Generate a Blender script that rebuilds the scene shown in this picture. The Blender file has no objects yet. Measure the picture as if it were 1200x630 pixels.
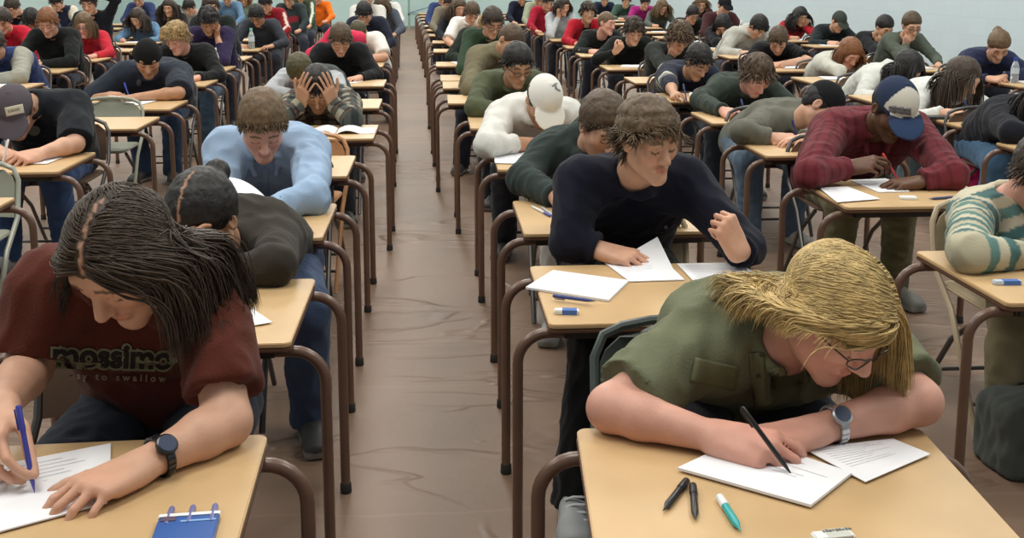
import bpy, bmesh, math, random
import numpy as np
from mathutils import Vector, Matrix
from mathutils.bvhtree import BVHTree
random.seed(7)
RNG = np.random.default_rng(7)
C = bpy.context.scene.collection
A = np.array
# ------------------------------------------------------------------ camera geometry
FPX, PX, PY, H0 = 1252.0, 600.0, 180.0, 1.427      # focal length and principal point in pixels, eye height
YH, XV = -25.0, 508.0                               # horizon row, vanishing column of the aisle
PIT = math.atan((PY - YH) / FPX)
PSI = math.atan((PX - XV) / (FPX / math.cos(PIT)))
CF = A([math.sin(PSI) * math.cos(PIT), math.cos(PSI) * math.cos(PIT), -math.sin(PIT)])
CR = A([math.cos(PSI), -math.sin(PSI), 0.0])
CU = np.cross(CR, CF)
CAM = A([0.0, 0.0, H0])
K = 0.87                                            # metres per survey unit
DZ = 0.609                                          # desk top height

def at(x, y, z=DZ):
    d = CF + CR * (x - PX) / FPX - CU * (y - PY) / FPX
    return CAM + d * ((z - H0) / d[2])

def aty(x, y, Y):
    d = CF + CR * (x - PX) / FPX - CU * (y - PY) / FPX
    return CAM + d * (Y / d[1])

def nz(v):
    v = np.asarray(v, float)
    return v / (np.linalg.norm(v) + 1e-12)

def sr(r, g, b):
    f = lambda c: (c / 255 / 12.92) if c / 255 <= 0.04045 else ((c / 255 + 0.055) / 1.055) ** 2.4
    return (f(r), f(g), f(b))

# ------------------------------------------------------------------ materials
MATS = {}
def new_mat(name):
    m = bpy.data.materials.new(name)
    m.use_nodes = True
    nt = m.node_tree
    return m, nt, nt.nodes['Principled BSDF'], nt.nodes, nt.links

def mat(name, col=(.5, .5, .5), rough=.6, metal=0.0, bump=0.0, bscale=60.0, var=0.0, vscale=6.0, attr=False, spec=.5, coat=0.0, trans=0.0, sheen=0.0, stretch=None):
    if name in MATS:
        return MATS[name]
    m, nt, p, N, L = new_mat(name)
    p.inputs['Roughness'].default_value = rough
    p.inputs['Metallic'].default_value = metal
    p.inputs['Specular IOR Level'].default_value = spec
    p.inputs['Coat Weight'].default_value = coat
    p.inputs['Transmission Weight'].default_value = trans
    p.inputs['Sheen Weight'].default_value = sheen
    p.inputs['Base Color'].default_value = (*col, 1)
    tc = N.new('ShaderNodeTexCoord')
    src = None
    if attr:
        a = N.new('ShaderNodeAttribute'); a.attribute_name = 'Col'
        src = a.outputs['Color']
        L.new(src, p.inputs['Base Color'])
    if var > 0:
        n = N.new('ShaderNodeTexNoise'); n.inputs['Scale'].default_value = vscale; n.inputs['Detail'].default_value = 4
        L.new(tc.outputs['Object'], n.inputs['Vector'])
        mr = N.new('ShaderNodeMapRange'); mr.inputs['To Min'].default_value = 1 - var; mr.inputs['To Max'].default_value = 1 + var
        mr.inputs['From Min'].default_value = .3; mr.inputs['From Max'].default_value = .7
        L.new(n.outputs['Fac'], mr.inputs['Value'])
        mx = N.new('ShaderNodeMix'); mx.data_type = 'RGBA'; mx.blend_type = 'MULTIPLY'; mx.inputs[0].default_value = 1
        if src is not None: L.new(src, mx.inputs[6])
        else: mx.inputs[6].default_value = (*col, 1)
        L.new(mr.outputs['Result'], mx.inputs[7])
        L.new(mx.outputs[2], p.inputs['Base Color'])
    if bump > 0:
        n = N.new('ShaderNodeTexNoise'); n.inputs['Scale'].default_value = bscale; n.inputs['Detail'].default_value = 3
        if stretch:
            mp = N.new('ShaderNodeMapping'); mp.inputs['Scale'].default_value = stretch
            L.new(tc.outputs['Object'], mp.inputs['Vector']); L.new(mp.outputs['Vector'], n.inputs['Vector'])
        else:
            L.new(tc.outputs['Object'], n.inputs['Vector'])
        b = N.new('ShaderNodeBump'); b.inputs['Strength'].default_value = bump; b.inputs['Distance'].default_value = .004
        L.new(n.outputs['Fac'], b.inputs['Height']); L.new(b.outputs['Normal'], p.inputs['Normal'])
    MATS[name] = m
    return m

def fabric(col, rough=.9):
    key = 'fabric_%02x%02x%02x' % tuple(int(max(0, min(1, c)) ** .45 * 255) for c in col)
    return mat(key, col, rough, bump=.35, bscale=220, var=.12, vscale=9, spec=.15, sheen=.08)

def hair_mat(col):
    key = 'hair_%02x%02x%02x' % tuple(int(max(0, min(1, c)) ** .45 * 255) for c in col)
    return mat(key, col, .5, bump=.4, bscale=130, var=.25, vscale=40, spec=.35, attr=True)

# ------------------------------------------------------------------ object helpers
def empty(name, loc, rz=0.0):
    o = bpy.data.objects.new(name, None)
    o.empty_display_size = .1
    o.location = [float(v) for v in loc]; o.rotation_euler = (0, 0, rz)
    C.objects.link(o)
    return o

def tag(o, label=None, cat=None, group=None, kind=None):
    if label: o['label'] = label
    if cat: o['category'] = cat
    if group: o['group'] = group
    if kind: o['kind'] = kind
    return o

def npmesh(name, V, F, m, parent=None, origin=(0, 0, 0), cols=None, smooth=True, link=True):
    V = np.asarray(V, np.float32) - np.asarray(origin, np.float32)
    F = np.asarray(F, np.int32)
    me = bpy.data.meshes.new(name)
    n, k = F.shape
    me.vertices.add(len(V)); me.vertices.foreach_set('co', V.ravel())
    me.loops.add(n * k); me.loops.foreach_set('vertex_index', F.ravel())
    me.polygons.add(n)
    me.polygons.foreach_set('loop_start', np.arange(0, n * k, k, dtype=np.int32))
    try: me.polygons.foreach_set('loop_total', np.full(n, k, np.int32))
    except Exception: pass
    me.polygons.foreach_set('use_smooth', np.full(n, bool(smooth)))
    me.update(calc_edges=True)
    if cols is not None:
        at_ = me.color_attributes.new('Col', 'FLOAT_COLOR', 'POINT')
        cc = np.ones((len(V), 4), np.float32); cc[:, :3] = cols
        at_.data.foreach_set('color', cc.ravel())
    me.materials.append(m)
    o = bpy.data.objects.new(name, me)
    if link: C.objects.link(o)
    if parent is not None: o.parent = parent
    else: o.location = [float(v) for v in origin]
    return o

class MB:
    """collects simple solids; build() links them as one mesh"""
    def __init__(s): s.V = []; s.F = []
    def add(s, vs, fs):
        b = len(s.V); s.V += [tuple(float(c) for c in v) for v in vs]; s.F += [tuple(b + i for i in f) for f in fs]
    def box(s, c, size, M=None, bev=0.0):
        bm = bmesh.new(); bmesh.ops.create_cube(bm, size=1)
        for v in bm.verts: v.co = Vector((v.co.x * size[0], v.co.y * size[1], v.co.z * size[2]))
        if bev > 0: bmesh.ops.bevel(bm, geom=bm.edges[:], offset=bev, segments=2, affect='EDGES')
        s._bm(bm, c, M)
    def _bm(s, bm, c, M=None):
        M = np.eye(3) if M is None else np.asarray(M)
        bm.verts.index_update()
        s.add([M @ A(v.co) + A(c) for v in bm.verts], [[v.index for v in f.verts] for f in bm.faces]); bm.free()
    def tube(s, pts, r, seg=8, cap=True):
        P = [A(p, dtype=float) for p in pts]; n = len(P)
        rr = r if hasattr(r, '__len__') else [r] * n
        t0 = nz(P[1] - P[0]); ref = A([0, 0, 1.]) if abs(t0[2]) < .9 else A([1., 0, 0])
        u = nz(np.cross(t0, ref)); vs = []
        for i in range(n):
            t = nz((P[min(i + 1, n - 1)] - P[max(i - 1, 0)]))
            u = nz(u - t * (u @ t)); w = np.cross(t, u)
            for k in range(seg):
                a = 2 * math.pi * k / seg
                vs.append(P[i] + rr[i] * (u * math.cos(a) + w * math.sin(a)))
        fs = [(i * seg + k, i * seg + (k + 1) % seg, (i + 1) * seg + (k + 1) % seg, (i + 1) * seg + k) for i in range(n - 1) for k in range(seg)]
        if cap:
            fs += [tuple(range(seg - 1, -1, -1)), tuple((n - 1) * seg + k for k in range(seg))]
        s.add(vs, fs)
    def lathe(s, prof, c=(0, 0, 0), seg=16, M=None):
        M = np.eye(3) if M is None else np.asarray(M); vs = []; n = len(prof)
        for r, z in prof:
            for k in range(seg):
                a = 2 * math.pi * k / seg
                vs.append(M @ A([r * math.cos(a), r * math.sin(a), z]) + A(c))
        fs = [(i * seg + k, i * seg + (k + 1) % seg, (i + 1) * seg + (k + 1) % seg, (i + 1) * seg + k) for i in range(n - 1) for k in range(seg)]
        fs += [tuple(range(seg - 1, -1, -1)), tuple((n - 1) * seg + k for k in range(seg))]
        s.add(vs, fs)
    def slab(s, poly, z0, z1, bev=0.0):
        bm = bmesh.new(); vs = [bm.verts.new((p[0], p[1], z0)) for p in poly]
        f = bm.faces.new(vs); r = bmesh.ops.extrude_face_region(bm, geom=[f])
        for v in r['geom']:
            if isinstance(v, bmesh.types.BMVert): v.co.z = z1
        bmesh.ops.recalc_face_normals(bm, faces=bm.faces[:])
        if bev > 0:
            es = [e for e in bm.edges if abs(e.verts[0].co.z - e.verts[1].co.z) < 1e-6]
            bmesh.ops.bevel(bm, geom=es, offset=bev, segments=2, affect='EDGES')
        s._bm(bm, (0, 0, 0))
    def build(s, name, m, parent=None, smooth=False, loc=None, origin=None, rz=0.0):
        me = bpy.data.meshes.new(name)
        V = s.V if origin is None else [tuple(A(v) - A(origin)) for v in s.V]
        me.from_pydata(V, [], s.F); me.update()
        if smooth:
            for p in me.polygons: p.use_smooth = True
            try: me.set_sharp_from_angle(angle=math.radians(40))
            except Exception: pass
        me.materials.append(m)
        o = bpy.data.objects.new(name, me); C.objects.link(o)
        if parent is not None: o.parent = parent
        if loc is not None: o.location = [float(v) for v in loc]
        elif origin is not None and parent is None: o.location = [float(v) for v in origin]
        o.rotation_euler = (0, 0, rz)
        return o

def copy_tree(o, parent=None):
    c = o.copy(); C.objects.link(c)
    if parent is not None: c.parent = parent
    for ch in KIDS.get(o.name, []) or list(o.children):
        copy_tree(ch, c)
    return c
KIDS = {}
def note(o):
    """remember the children of a prototype so that copies stay quick"""
    KIDS[o.name] = list(o.children)
    for ch in o.children: note(ch)

# ------------------------------------------------------------------ implicit surfaces
class Grid:
    def __init__(s, lo, hi, h):
        s.h = h; s.lo = np.asarray(lo, float) - 3 * h
        s.n = np.ceil((np.asarray(hi, float) + 3 * h - s.lo) / h).astype(int) + 1
        s.g = np.full(s.n, .3, np.float32)
    def sub(s, lo, hi):
        i0 = np.clip(np.floor((lo - s.lo) / s.h).astype(int), 0, s.n); i1 = np.clip(np.ceil((hi - s.lo) / s.h).astype(int) + 1, 0, s.n)
        if np.any(i1 <= i0): return None
        sl = tuple(slice(a, b) for a, b in zip(i0, i1))
        ax = [(s.lo[k] + s.h * np.arange(i0[k], i1[k])).astype(np.float32) for k in range(3)]
        return sl, ax[0][:, None, None], ax[1][None, :, None], ax[2][None, None, :]

def rc(a, b, ra, rb, k=.02, op='u', cap=None):
    return dict(t='rc', a=A(a, dtype=float), b=A(b, dtype=float), ra=ra, rb=rb, k=k, op=op, cap=cap)
def el(c, r, M=None, k=.02, op='u', cut=None):
    return dict(t='el', c=A(c, dtype=float), r=A(r, dtype=float), M=np.eye(3) if M is None else np.asarray(M, float), k=k, op=op, cut=cut)
def sp(c, r, k=.02, op='u'):
    return el(c, (r, r, r), None, k, op)
def tor(c, n, R, r, k=.02, op='u', sc=1.0):
    return dict(t='to', c=A(c, dtype=float), n=nz(n), R=R, r=r, k=k, op=op, sc=sc)
def bx(c, hs, M=None, rd=.005, k=.01, op='u'):
    return dict(t='bx', c=A(c, dtype=float), r=A(hs, dtype=float), M=np.eye(3) if M is None else np.asarray(M, float), rd=rd, k=k, op=op)
def pl(p, n, k=.004):
    return dict(t='pl', p=A(p, dtype=float), n=nz(n), k=k, op='i')

def bounds(q):
    if q['t'] == 'rc':
        return np.minimum(q['a'] - q['ra'], q['b'] - q['rb']), np.maximum(q['a'] + q['ra'], q['b'] + q['rb'])
    if q['t'] == 'el':
        e = np.sqrt(((q['M'] * q['r']) ** 2).sum(1)); return q['c'] - e, q['c'] + e
    if q['t'] == 'bx':
        e = (np.abs(q['M']) * q['r']).sum(1) + q['rd']; return q['c'] - e, q['c'] + e
    if q['t'] == 'to':
        e = q['R'] + q['r']; return q['c'] - e, q['c'] + e

def dist(q, X, Y, Z):
    if q['t'] == 'rc':
        a, b = q['a'], q['b']; ba = b - a; L = ba @ ba + 1e-12
        x, y, z = X - a[0], Y - a[1], Z - a[2]
        t0 = (x * ba[0] + y * ba[1] + z * ba[2]) / L
        t = np.clip(t0, 0, 1)
        d = np.sqrt((x - t * ba[0]) ** 2 + (y - t * ba[1]) ** 2 + (z - t * ba[2]) ** 2) - (q['ra'] + t * (q['rb'] - q['ra']))
        if q['cap'] is not None:
            d = np.maximum(d, (t0 - q['cap']) * math.sqrt(L))
        return d
    if q['t'] == 'el':
        M, c, r = q['M'], q['c'], q['r']; x, y, z = X - c[0], Y - c[1], Z - c[2]
        u = [(x * M[0, j] + y * M[1, j] + z * M[2, j]) / r[j] for j in range(3)]
        k0 = np.sqrt(u[0] ** 2 + u[1] ** 2 + u[2] ** 2) + 1e-9
        k1 = np.sqrt((u[0] / r[0]) ** 2 + (u[1] / r[1]) ** 2 + (u[2] / r[2]) ** 2) + 1e-9
        d = k0 * (k0 - 1) / k1
        if q['cut'] is not None:
            for (p, n) in q['cut']:
                d = np.maximum(d, x * n[0] + y * n[1] + z * n[2] - (A(p) - c) @ A(n))
        return d
    if q['t'] == 'bx':
        M, c, r = q['M'], q['c'], q['r']; x, y, z = X - c[0], Y - c[1], Z - c[2]
        u = [np.abs(x * M[0, j] + y * M[1, j] + z * M[2, j]) - r[j] for j in range(3)]
        o = np.sqrt(np.maximum(u[0], 0) ** 2 + np.maximum(u[1], 0) ** 2 + np.maximum(u[2], 0) ** 2)
        return o + np.minimum(np.maximum(np.maximum(u[0], u[1]), u[2]), 0) - q['rd']
    if q['t'] == 'to':
        n, c = q['n'], q['c']; x, y, z = X - c[0], Y - c[1], Z - c[2]
        hgt = x * n[0] + y * n[1] + z * n[2]
        rad = np.sqrt(np.maximum(x * x + y * y + z * z - hgt * hgt, 1e-9))
        return np.sqrt((rad - q['R']) ** 2 + (hgt / q['sc']) ** 2) - q['r']
    if q['t'] == 'pl':
        p, n = q['p'], q['n']
        return (X - p[0]) * n[0] + (Y - p[1]) * n[1] + (Z - p[2]) * n[2]

def implicit(prims, h):
    bs = [bounds(q) for q in prims if q['op'] == 'u']
    G = Grid(np.min([b[0] for b in bs], 0), np.max([b[1] for b in bs], 0), h)
    for q in prims:
        k = q['k']
        if q['t'] == 'pl':
            sl, X, Y, Z = G.sub(G.lo, G.lo + G.h * G.n); 
        else:
            lo, hi = bounds(q); m = k + 2.5 * h
            r = G.sub(lo - m, hi + m)
            if r is None: continue
            sl, X, Y, Z = r
        d = dist(q, X, Y, Z).astype(np.float32); g = G.g[sl]
        if q['op'] == 'u':
            e = np.maximum(k - np.abs(g - d), 0); G.g[sl] = np.minimum(g, d) - e * e / (4 * k)
        else:
            if q['op'] == 's': d = -d
            e = np.maximum(k - np.abs(g - d), 0); G.g[sl] = np.maximum(g, d) + e * e / (4 * k)
    return nets(G)

CO = A([(i, j, k) for i in (0, 1) for j in (0, 1) for k in (0, 1)])
ED = [(a, b) for a in range(8) for b in range(a + 1, 8) if np.abs(CO[a] - CO[b]).sum() == 1]
def nets(G):
    g = G.g; s = g < 0
    n = A(g.shape) - 1
    cnt = np.zeros(n, np.int8)
    for (i, j, k) in CO:
        cnt += s[i:i + n[0], j:j + n[1], k:k + n[2]]
    act = (cnt > 0) & (cnt < 8)
    ix = np.argwhere(act)
    vid = np.full(n, -1, np.int32); vid[act] = np.arange(len(ix))
    val = np.stack([g[ix[:, 0] + c[0], ix[:, 1] + c[1], ix[:, 2] + c[2]] for c in CO], 1)
    acc = np.zeros((len(ix), 3)); num = np.zeros(len(ix))
    for a, b in ED:
        va, vb = val[:, a], val[:, b]; m = (va < 0) != (vb < 0)
        t = va[m] / (va[m] - vb[m])
        acc[m] += CO[a] + t[:, None] * (CO[b] - CO[a]); num[m] += 1
    V = G.lo + G.h * (ix + acc / num[:, None])
    Fs = []
    for ax in range(3):
        o1, o2 = [(1, 2), (2, 0), (0, 1)][ax]
        sa = [slice(1, -1)] * 3; sb = [slice(1, -1)] * 3
        sa[ax] = slice(0, -1); sb[ax] = slice(1, None)
        a_, b_ = s[tuple(sa)], s[tuple(sb)]
        e = np.argwhere(a_ != b_)
        if not len(e): continue
        off = A([1, 1, 1]); off[ax] = 0
        p = e + off
        flip = a_[e[:, 0], e[:, 1], e[:, 2]]
        d1 = np.zeros(3, int); d1[o1] = 1; d2 = np.zeros(3, int); d2[o2] = 1
        q = [p - d1 - d2, p - d2, p, p - d1]
        idx = np.stack([vid[c[:, 0], c[:, 1], c[:, 2]] for c in q], 1)
        idx[~flip] = idx[~flip][:, ::-1]
        Fs.append(idx)
    F = np.concatenate(Fs); F = F[(F >= 0).all(1)]
    return V, F

def vnormals(V, F):
    n = np.cross(V[F[:, 2]] - V[F[:, 0]], V[F[:, 3]] - V[F[:, 1]])
    N = np.zeros_like(V)
    for k in range(4): np.add.at(N, F[:, k], n)
    return N / (np.linalg.norm(N, axis=1, keepdims=True) + 1e-12)

_w = RNG.normal(size=(10, 3)); _w /= np.linalg.norm(_w, axis=1, keepdims=True); _ph = RNG.uniform(0, 6.28, 10)
def noise(P, wl, seed=0):
    P = P * (2 * math.pi / wl); r = np.zeros(len(P)); W = np.roll(_w, seed, 0)
    w1 = np.sin(P @ W[3] * .6 + seed) * 1.3
    for i in range(5): r += np.sin(P @ W[i] * (1 + .25 * i) + _ph[i] + seed * 1.7 + w1)
    return r / 3.2

def folds(V, F, amp, wl=.09, seed=0):
    N = vnormals(V, F)
    r = 1 - np.abs(noise(V * A([1, 1, .8]), wl, seed)) * 1.2
    return V + N * ((r - .35) * amp + noise(V, wl * 2.3, seed + 3) * amp * .7)[:, None]
# ------------------------------------------------------------------ people
SKIN = {'fair': (.60, .345, .235), 'pink': (.62, .33, .25), 'tan': (.46, .25, .15), 'olive': (.50, .29, .18), 'brown': (.20, .10, .06), 'deep': (.12, .06, .035)}
HAIRC = {'black': (.012, .010, .010), 'dark': (.036, .024, .017), 'brown': (.078, .050, .029), 'lbrown': (.13, .082, .042), 'red': (.19, .075, .028),
         'mbrown': (.115, .076, .044), 'dkbrown': (.050, .033, .022), 'sandy': (.30, .20, .085), 'blond': (.50, .36, .15), 'olive': (.07, .058, .025), 'grey': (.1, .08, .07)}

def head_frame(yaw, pitch, roll):
    y, p, r = [math.radians(v) for v in (yaw, pitch, roll)]
    f = A([math.sin(y) * math.cos(p), -math.cos(y) * math.cos(p), -math.sin(p)])
    u = A([math.sin(y) * math.sin(p), -math.cos(y) * math.sin(p), math.cos(p)])
    x = np.cross(f, u)
    x2 = x * math.cos(r) + u * math.sin(r); u2 = u * math.cos(r) - x * math.sin(r)
    return np.stack([x2, f, u2], 1)

def head_prims(o, M, s=1.0, detail=2, fem=False):
    T = lambda q: o + M @ (A(q) * s)
    E = lambda c, r, k=.02, op='u': el(T(c), A(r) * s, M, k, op)
    jw = .92 if fem else 1.0
    P = [E((0, -.012, .034), (.075, .097, .086)),
         E((0, .026, -.030), (.060 * jw, .062, .085), .03),
         rc(T((.050 * jw, .008, -.058)), T((.012, .072, -.105)), .020 * s, .017 * s, .03),
         rc(T((-.050 * jw, .008, -.058)), T((-.012, .072, -.105)), .020 * s, .017 * s, .03),
         E((0, .074, -.104), (.022, .018, .018), .02)]
    if detail >= 1:
        P += [E((.043, .060, -.018), (.022, .022, .022), .03), E((-.043, .060, -.018), (.022, .022, .022), .03),
              rc(T((-.036, .074, .030)), T((.036, .074, .030)), .017 * s, .017 * s, .025),
              E((.031, .103, .004), (.019, .016, .013), .016, 's'), E((-.031, .103, .004), (.019, .016, .013), .016, 's'),
              rc(T((0, .086, .012)), T((0, .112, -.030)), .010 * s, .0135 * s, .012),
              E((.013, .098, -.034), (.010, .011, .008), .008), E((-.013, .098, -.034), (.010, .011, .008), .008),
              rc(T((-.016, .084, -.066)), T((.016, .084, -.066)), .009 * s, .009 * s, .012),
              E((.078, -.010, -.004), (.010, .020, .031), .012), E((-.078, -.010, -.004), (.010, .020, .031), .012)]
    if detail >= 2:
        P += [E((.031, .0795, .003), (.0155, .0125, .0125), .003), E((-.031, .0795, .003), (.0155, .0125, .0125), .003),
              rc(T((-.018, .089, -.0645)), T((0, .0955, -.0615)), .0042 * s, .0058 * s, .005), rc(T((.018, .089, -.0645)), T((0, .0955, -.0615)), .0042 * s, .0058 * s, .005),
              rc(T((-.015, .089, -.0715)), T((.015, .089, -.0715)), .0062 * s, .0062 * s, .005), E((0, .093, -.072), (.010, .007, .0065), .005),
              E((0, .095, -.0672), (.020, .004, .0012), .003, 's'),
              E((.0065, .106, -.041), (.004, .005, .003), .003, 's'), E((-.0065, .106, -.041), (.004, .005, .003), .003, 's'),
              E((.084, -.006, -.002), (.005, .010, .018), .005, 's'), E((-.084, -.006, -.002), (.005, .010, .018), .005, 's')]
    return P

def hairline(q):
    """>0 on the haired part of the scalp, head coordinates"""
    x, y, z = q[:, 0], q[:, 1], q[:, 2]
    return np.minimum(z - (-.075 + np.clip((y + .075) / .145, 0, 1) ** 1.15 * .137), z + .075)

FING = [(.030, .096, (.043, .026, .020), .0088, 5), (.009, .100, (.047, .030, .021), .0090, 0), (-.012, .094, (.043, .028, .020), .0085, -4), (-.031, .083, (.034, .021, .018), .0074, -10)]
POSES = {'rest': ([(22, 28, 14), (24, 30, 16), (26, 30, 18), (30, 30, 18)], 'side'), 'flat': ([(6, 10, 8), (4, 9, 8), (5, 10, 8), (8, 12, 8)], 'side'),
         'write': ([(30, 42, 20), (38, 54, 28), (46, 66, 34), (50, 70, 38)], 'pinch'), 'fist': ([(72, 92, 50), (74, 95, 55), (76, 95, 55), (76, 92, 50)], 'over'),
         'curl': ([(40, 50, 25), (45, 55, 28), (48, 58, 30), (52, 58, 30)], 'side'), 'spread': ([(14, 16, 10), (12, 16, 10), (13, 17, 10), (16, 20, 10)], 'side')}

def hand_prims(o, d, n, left, pose, sc=1.0, splay=1.0):
    d = nz(d); n = nz(n - d * (n @ d)); s = np.cross(n, d) * (-1 if left else 1)
    fl, th = POSES[pose]
    P = []; tips = []
    for i, (w, L, ph, r, spl) in enumerate(FING):
        Kp = o + sc * (d * L + s * w + n * (.004 if i in (1, 2) else 0))
        P.append(rc(o + s * w * .55 * sc, Kp, .017 * sc, .0115 * sc, .014))
    # heel of the hand and ball of the thumb
    P.append(rc(o + sc * (d * .02 - s * .016 - n * .006), o + sc * (d * .06 - s * .02 - n * .008), .016 * sc, .014 * sc, .014))
    P.append(rc(o + sc * (d * .016 + s * .016 - n * .006), o + sc * (d * .05 + s * .026 - n * .010), .017 * sc, .014 * sc, .014))
    for i, (w, L, ph, r, spl) in enumerate(FING):
        p = o + sc * (d * L + s * w + n * (.004 if i in (1, 2) else 0)); ang = 0
        sd = math.radians(spl) * splay
        dd = nz(d * math.cos(sd) + s * math.sin(sd))
        for j in range(3):
            ang += math.radians(fl[i][j]); u = dd * math.cos(ang) - n * math.sin(ang)
            q = p + u * ph[j] * sc; ra = r * (1 - .09 * j); 
            P.append(rc(p, q, ra * sc, ra * .92 * sc, .006 if j == 0 else .002)); p = q
        tips.append(p)
    b = o + sc * (d * .034 + s * .026 - n * .008)
    if th == 'pinch':
        t2 = tips[0] + sc * (s * .010 - n * .004); m = (b + t2) / 2 + sc * (s * .022 + n * .004)
        m1 = b + nz(m - b) * .042 * sc; m2 = m1 + (t2 - m1) * .55
        ch = [b, m1, m2, t2]
    else:
        ds = {'side': [(.62, .75, -.22), (.80, .52, -.28), (.90, .30, -.30)], 'over': [(.75, .45, -.48), (.62, -.25, -.74), (.30, -.85, -.42)]}[th]
        ch = [b]
        for (c1, c2, c3), L in zip(ds, (.044, .033, .025)):
            ch.append(ch[-1] + nz(d * c1 + s * c2 + n * c3) * L * sc)
    for j, (ra, rb_) in enumerate([(.0135, .0108), (.0105, .0095), (.0096, .0080)]):
        P.append(rc(ch[j], ch[j + 1], ra * sc, rb_ * sc, .010 if j == 0 else .003))
    tips.append(ch[3])
    return P, tips, s

def ik(S, W, a, b, hint):
    v = W - S; L = np.linalg.norm(v); Lm = a + b - .004
    if L > Lm: return S + v * (a / (a + b))
    u = v / L; x = (L * L + a * a - b * b) / (2 * L); h = math.sqrt(max(a * a - x * x, 0))
    hn = nz(hint - u * (hint @ u))
    return S + u * x + hn * h

PEOPLE = []
def preset(k, o, M, sx, Nk, yf, cx, xr):
    L = lambda p: o + M @ A(p)
    ex = Nk[0] - sx * .20
    if k == 'chin':      # chin or cheek propped on the hand
        W = L((.035 * sx, .055, -.175)); return dict(p=W, e=A([(W[0] + ex) / 2, min(yf - .03, W[1] + .02), DZ + .05]), pose='curl', d=M @ A([.10 * sx, .25, .95]), n=M @ A([.75 * sx, .60, -.1]), tilt=0)
    if k == 'cheek':
        W = L((.075 * sx, .060, -.135)); return dict(p=W, e=A([ex * .8 + W[0] * .2, min(yf - .04, W[1] + .02), DZ + .05]), pose='curl', d=M @ A([.15 * sx, .05, 1]), n=M @ A([.95 * sx, .35, 0]), tilt=0)
    if k == 'brow':      # forehead on the hand
        W = L((.060 * sx, .125, -.055)); return dict(p=W, e=A([ex, min(yf - .06, W[1] + .0), DZ + .05]), pose='curl', d=M @ A([-.35 * sx, -.15, 1]), n=M @ A([.35 * sx, .95, .1]), tilt=0)
    if k == 'head':      # hand spread on the scalp
        W = L((.088 * sx, .105, -.005)); return dict(p=W, e=A([ex, yf - .10, DZ + .05]), pose='spread', d=M @ A([-.22 * sx, -.30, 1]), n=M @ A([.55 * sx, .80, .35]), tilt=0)
    if k == 'fist':      # loose fist lifted off the desk
        return dict(p=A([Nk[0] - sx * .20, yf - .05, DZ + .13]), pose='fist', d=A([-sx * .4 * -1, -.5, .6]), n=A([0, -.6, -.6]), tilt=0)
    if k == 'fold':      # forearm laid across the desk edge
        return dict(p=A([Nk[0] + sx * .03, yf - .08, DZ + .03]), e=A([Nk[0] - sx * .24, yf - .02, DZ + .05]), pose='rest', tilt=4)
    if k == 'lap':
        return dict(p=A([Nk[0] - sx * .12, yf + .08, DZ - .02]), pose='rest')
    if k == 'up':
        return dict(p=L((.10 * sx, .02, .14)), pose='curl', hint=xr * sx + A([0, 0, .3]))
    if k == 'write':
        return dict(p=A([Nk[0] * .5 + cx * .5 - sx * .10, yf - .13, DZ + .030]), pose='write')
    return dict(p=A([Nk[0] * .5 + cx * .5 - sx * .10, yf - .12, DZ + .026]), pose='rest')
def comb_back(q):     # from the crown outwards
    d = q - A([.0, -.06, .115]); return d / (np.linalg.norm(d, axis=1, keepdims=True) + 1e-6)
def comb_part(px, back=.2):
    def f(q):
        s = np.sign(q[:, 0] - px); s[s == 0] = 1
        return np.stack([s, -back + q[:, 1] * 0, -.35 + q[:, 2] * 0], 1)
    return f
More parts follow.
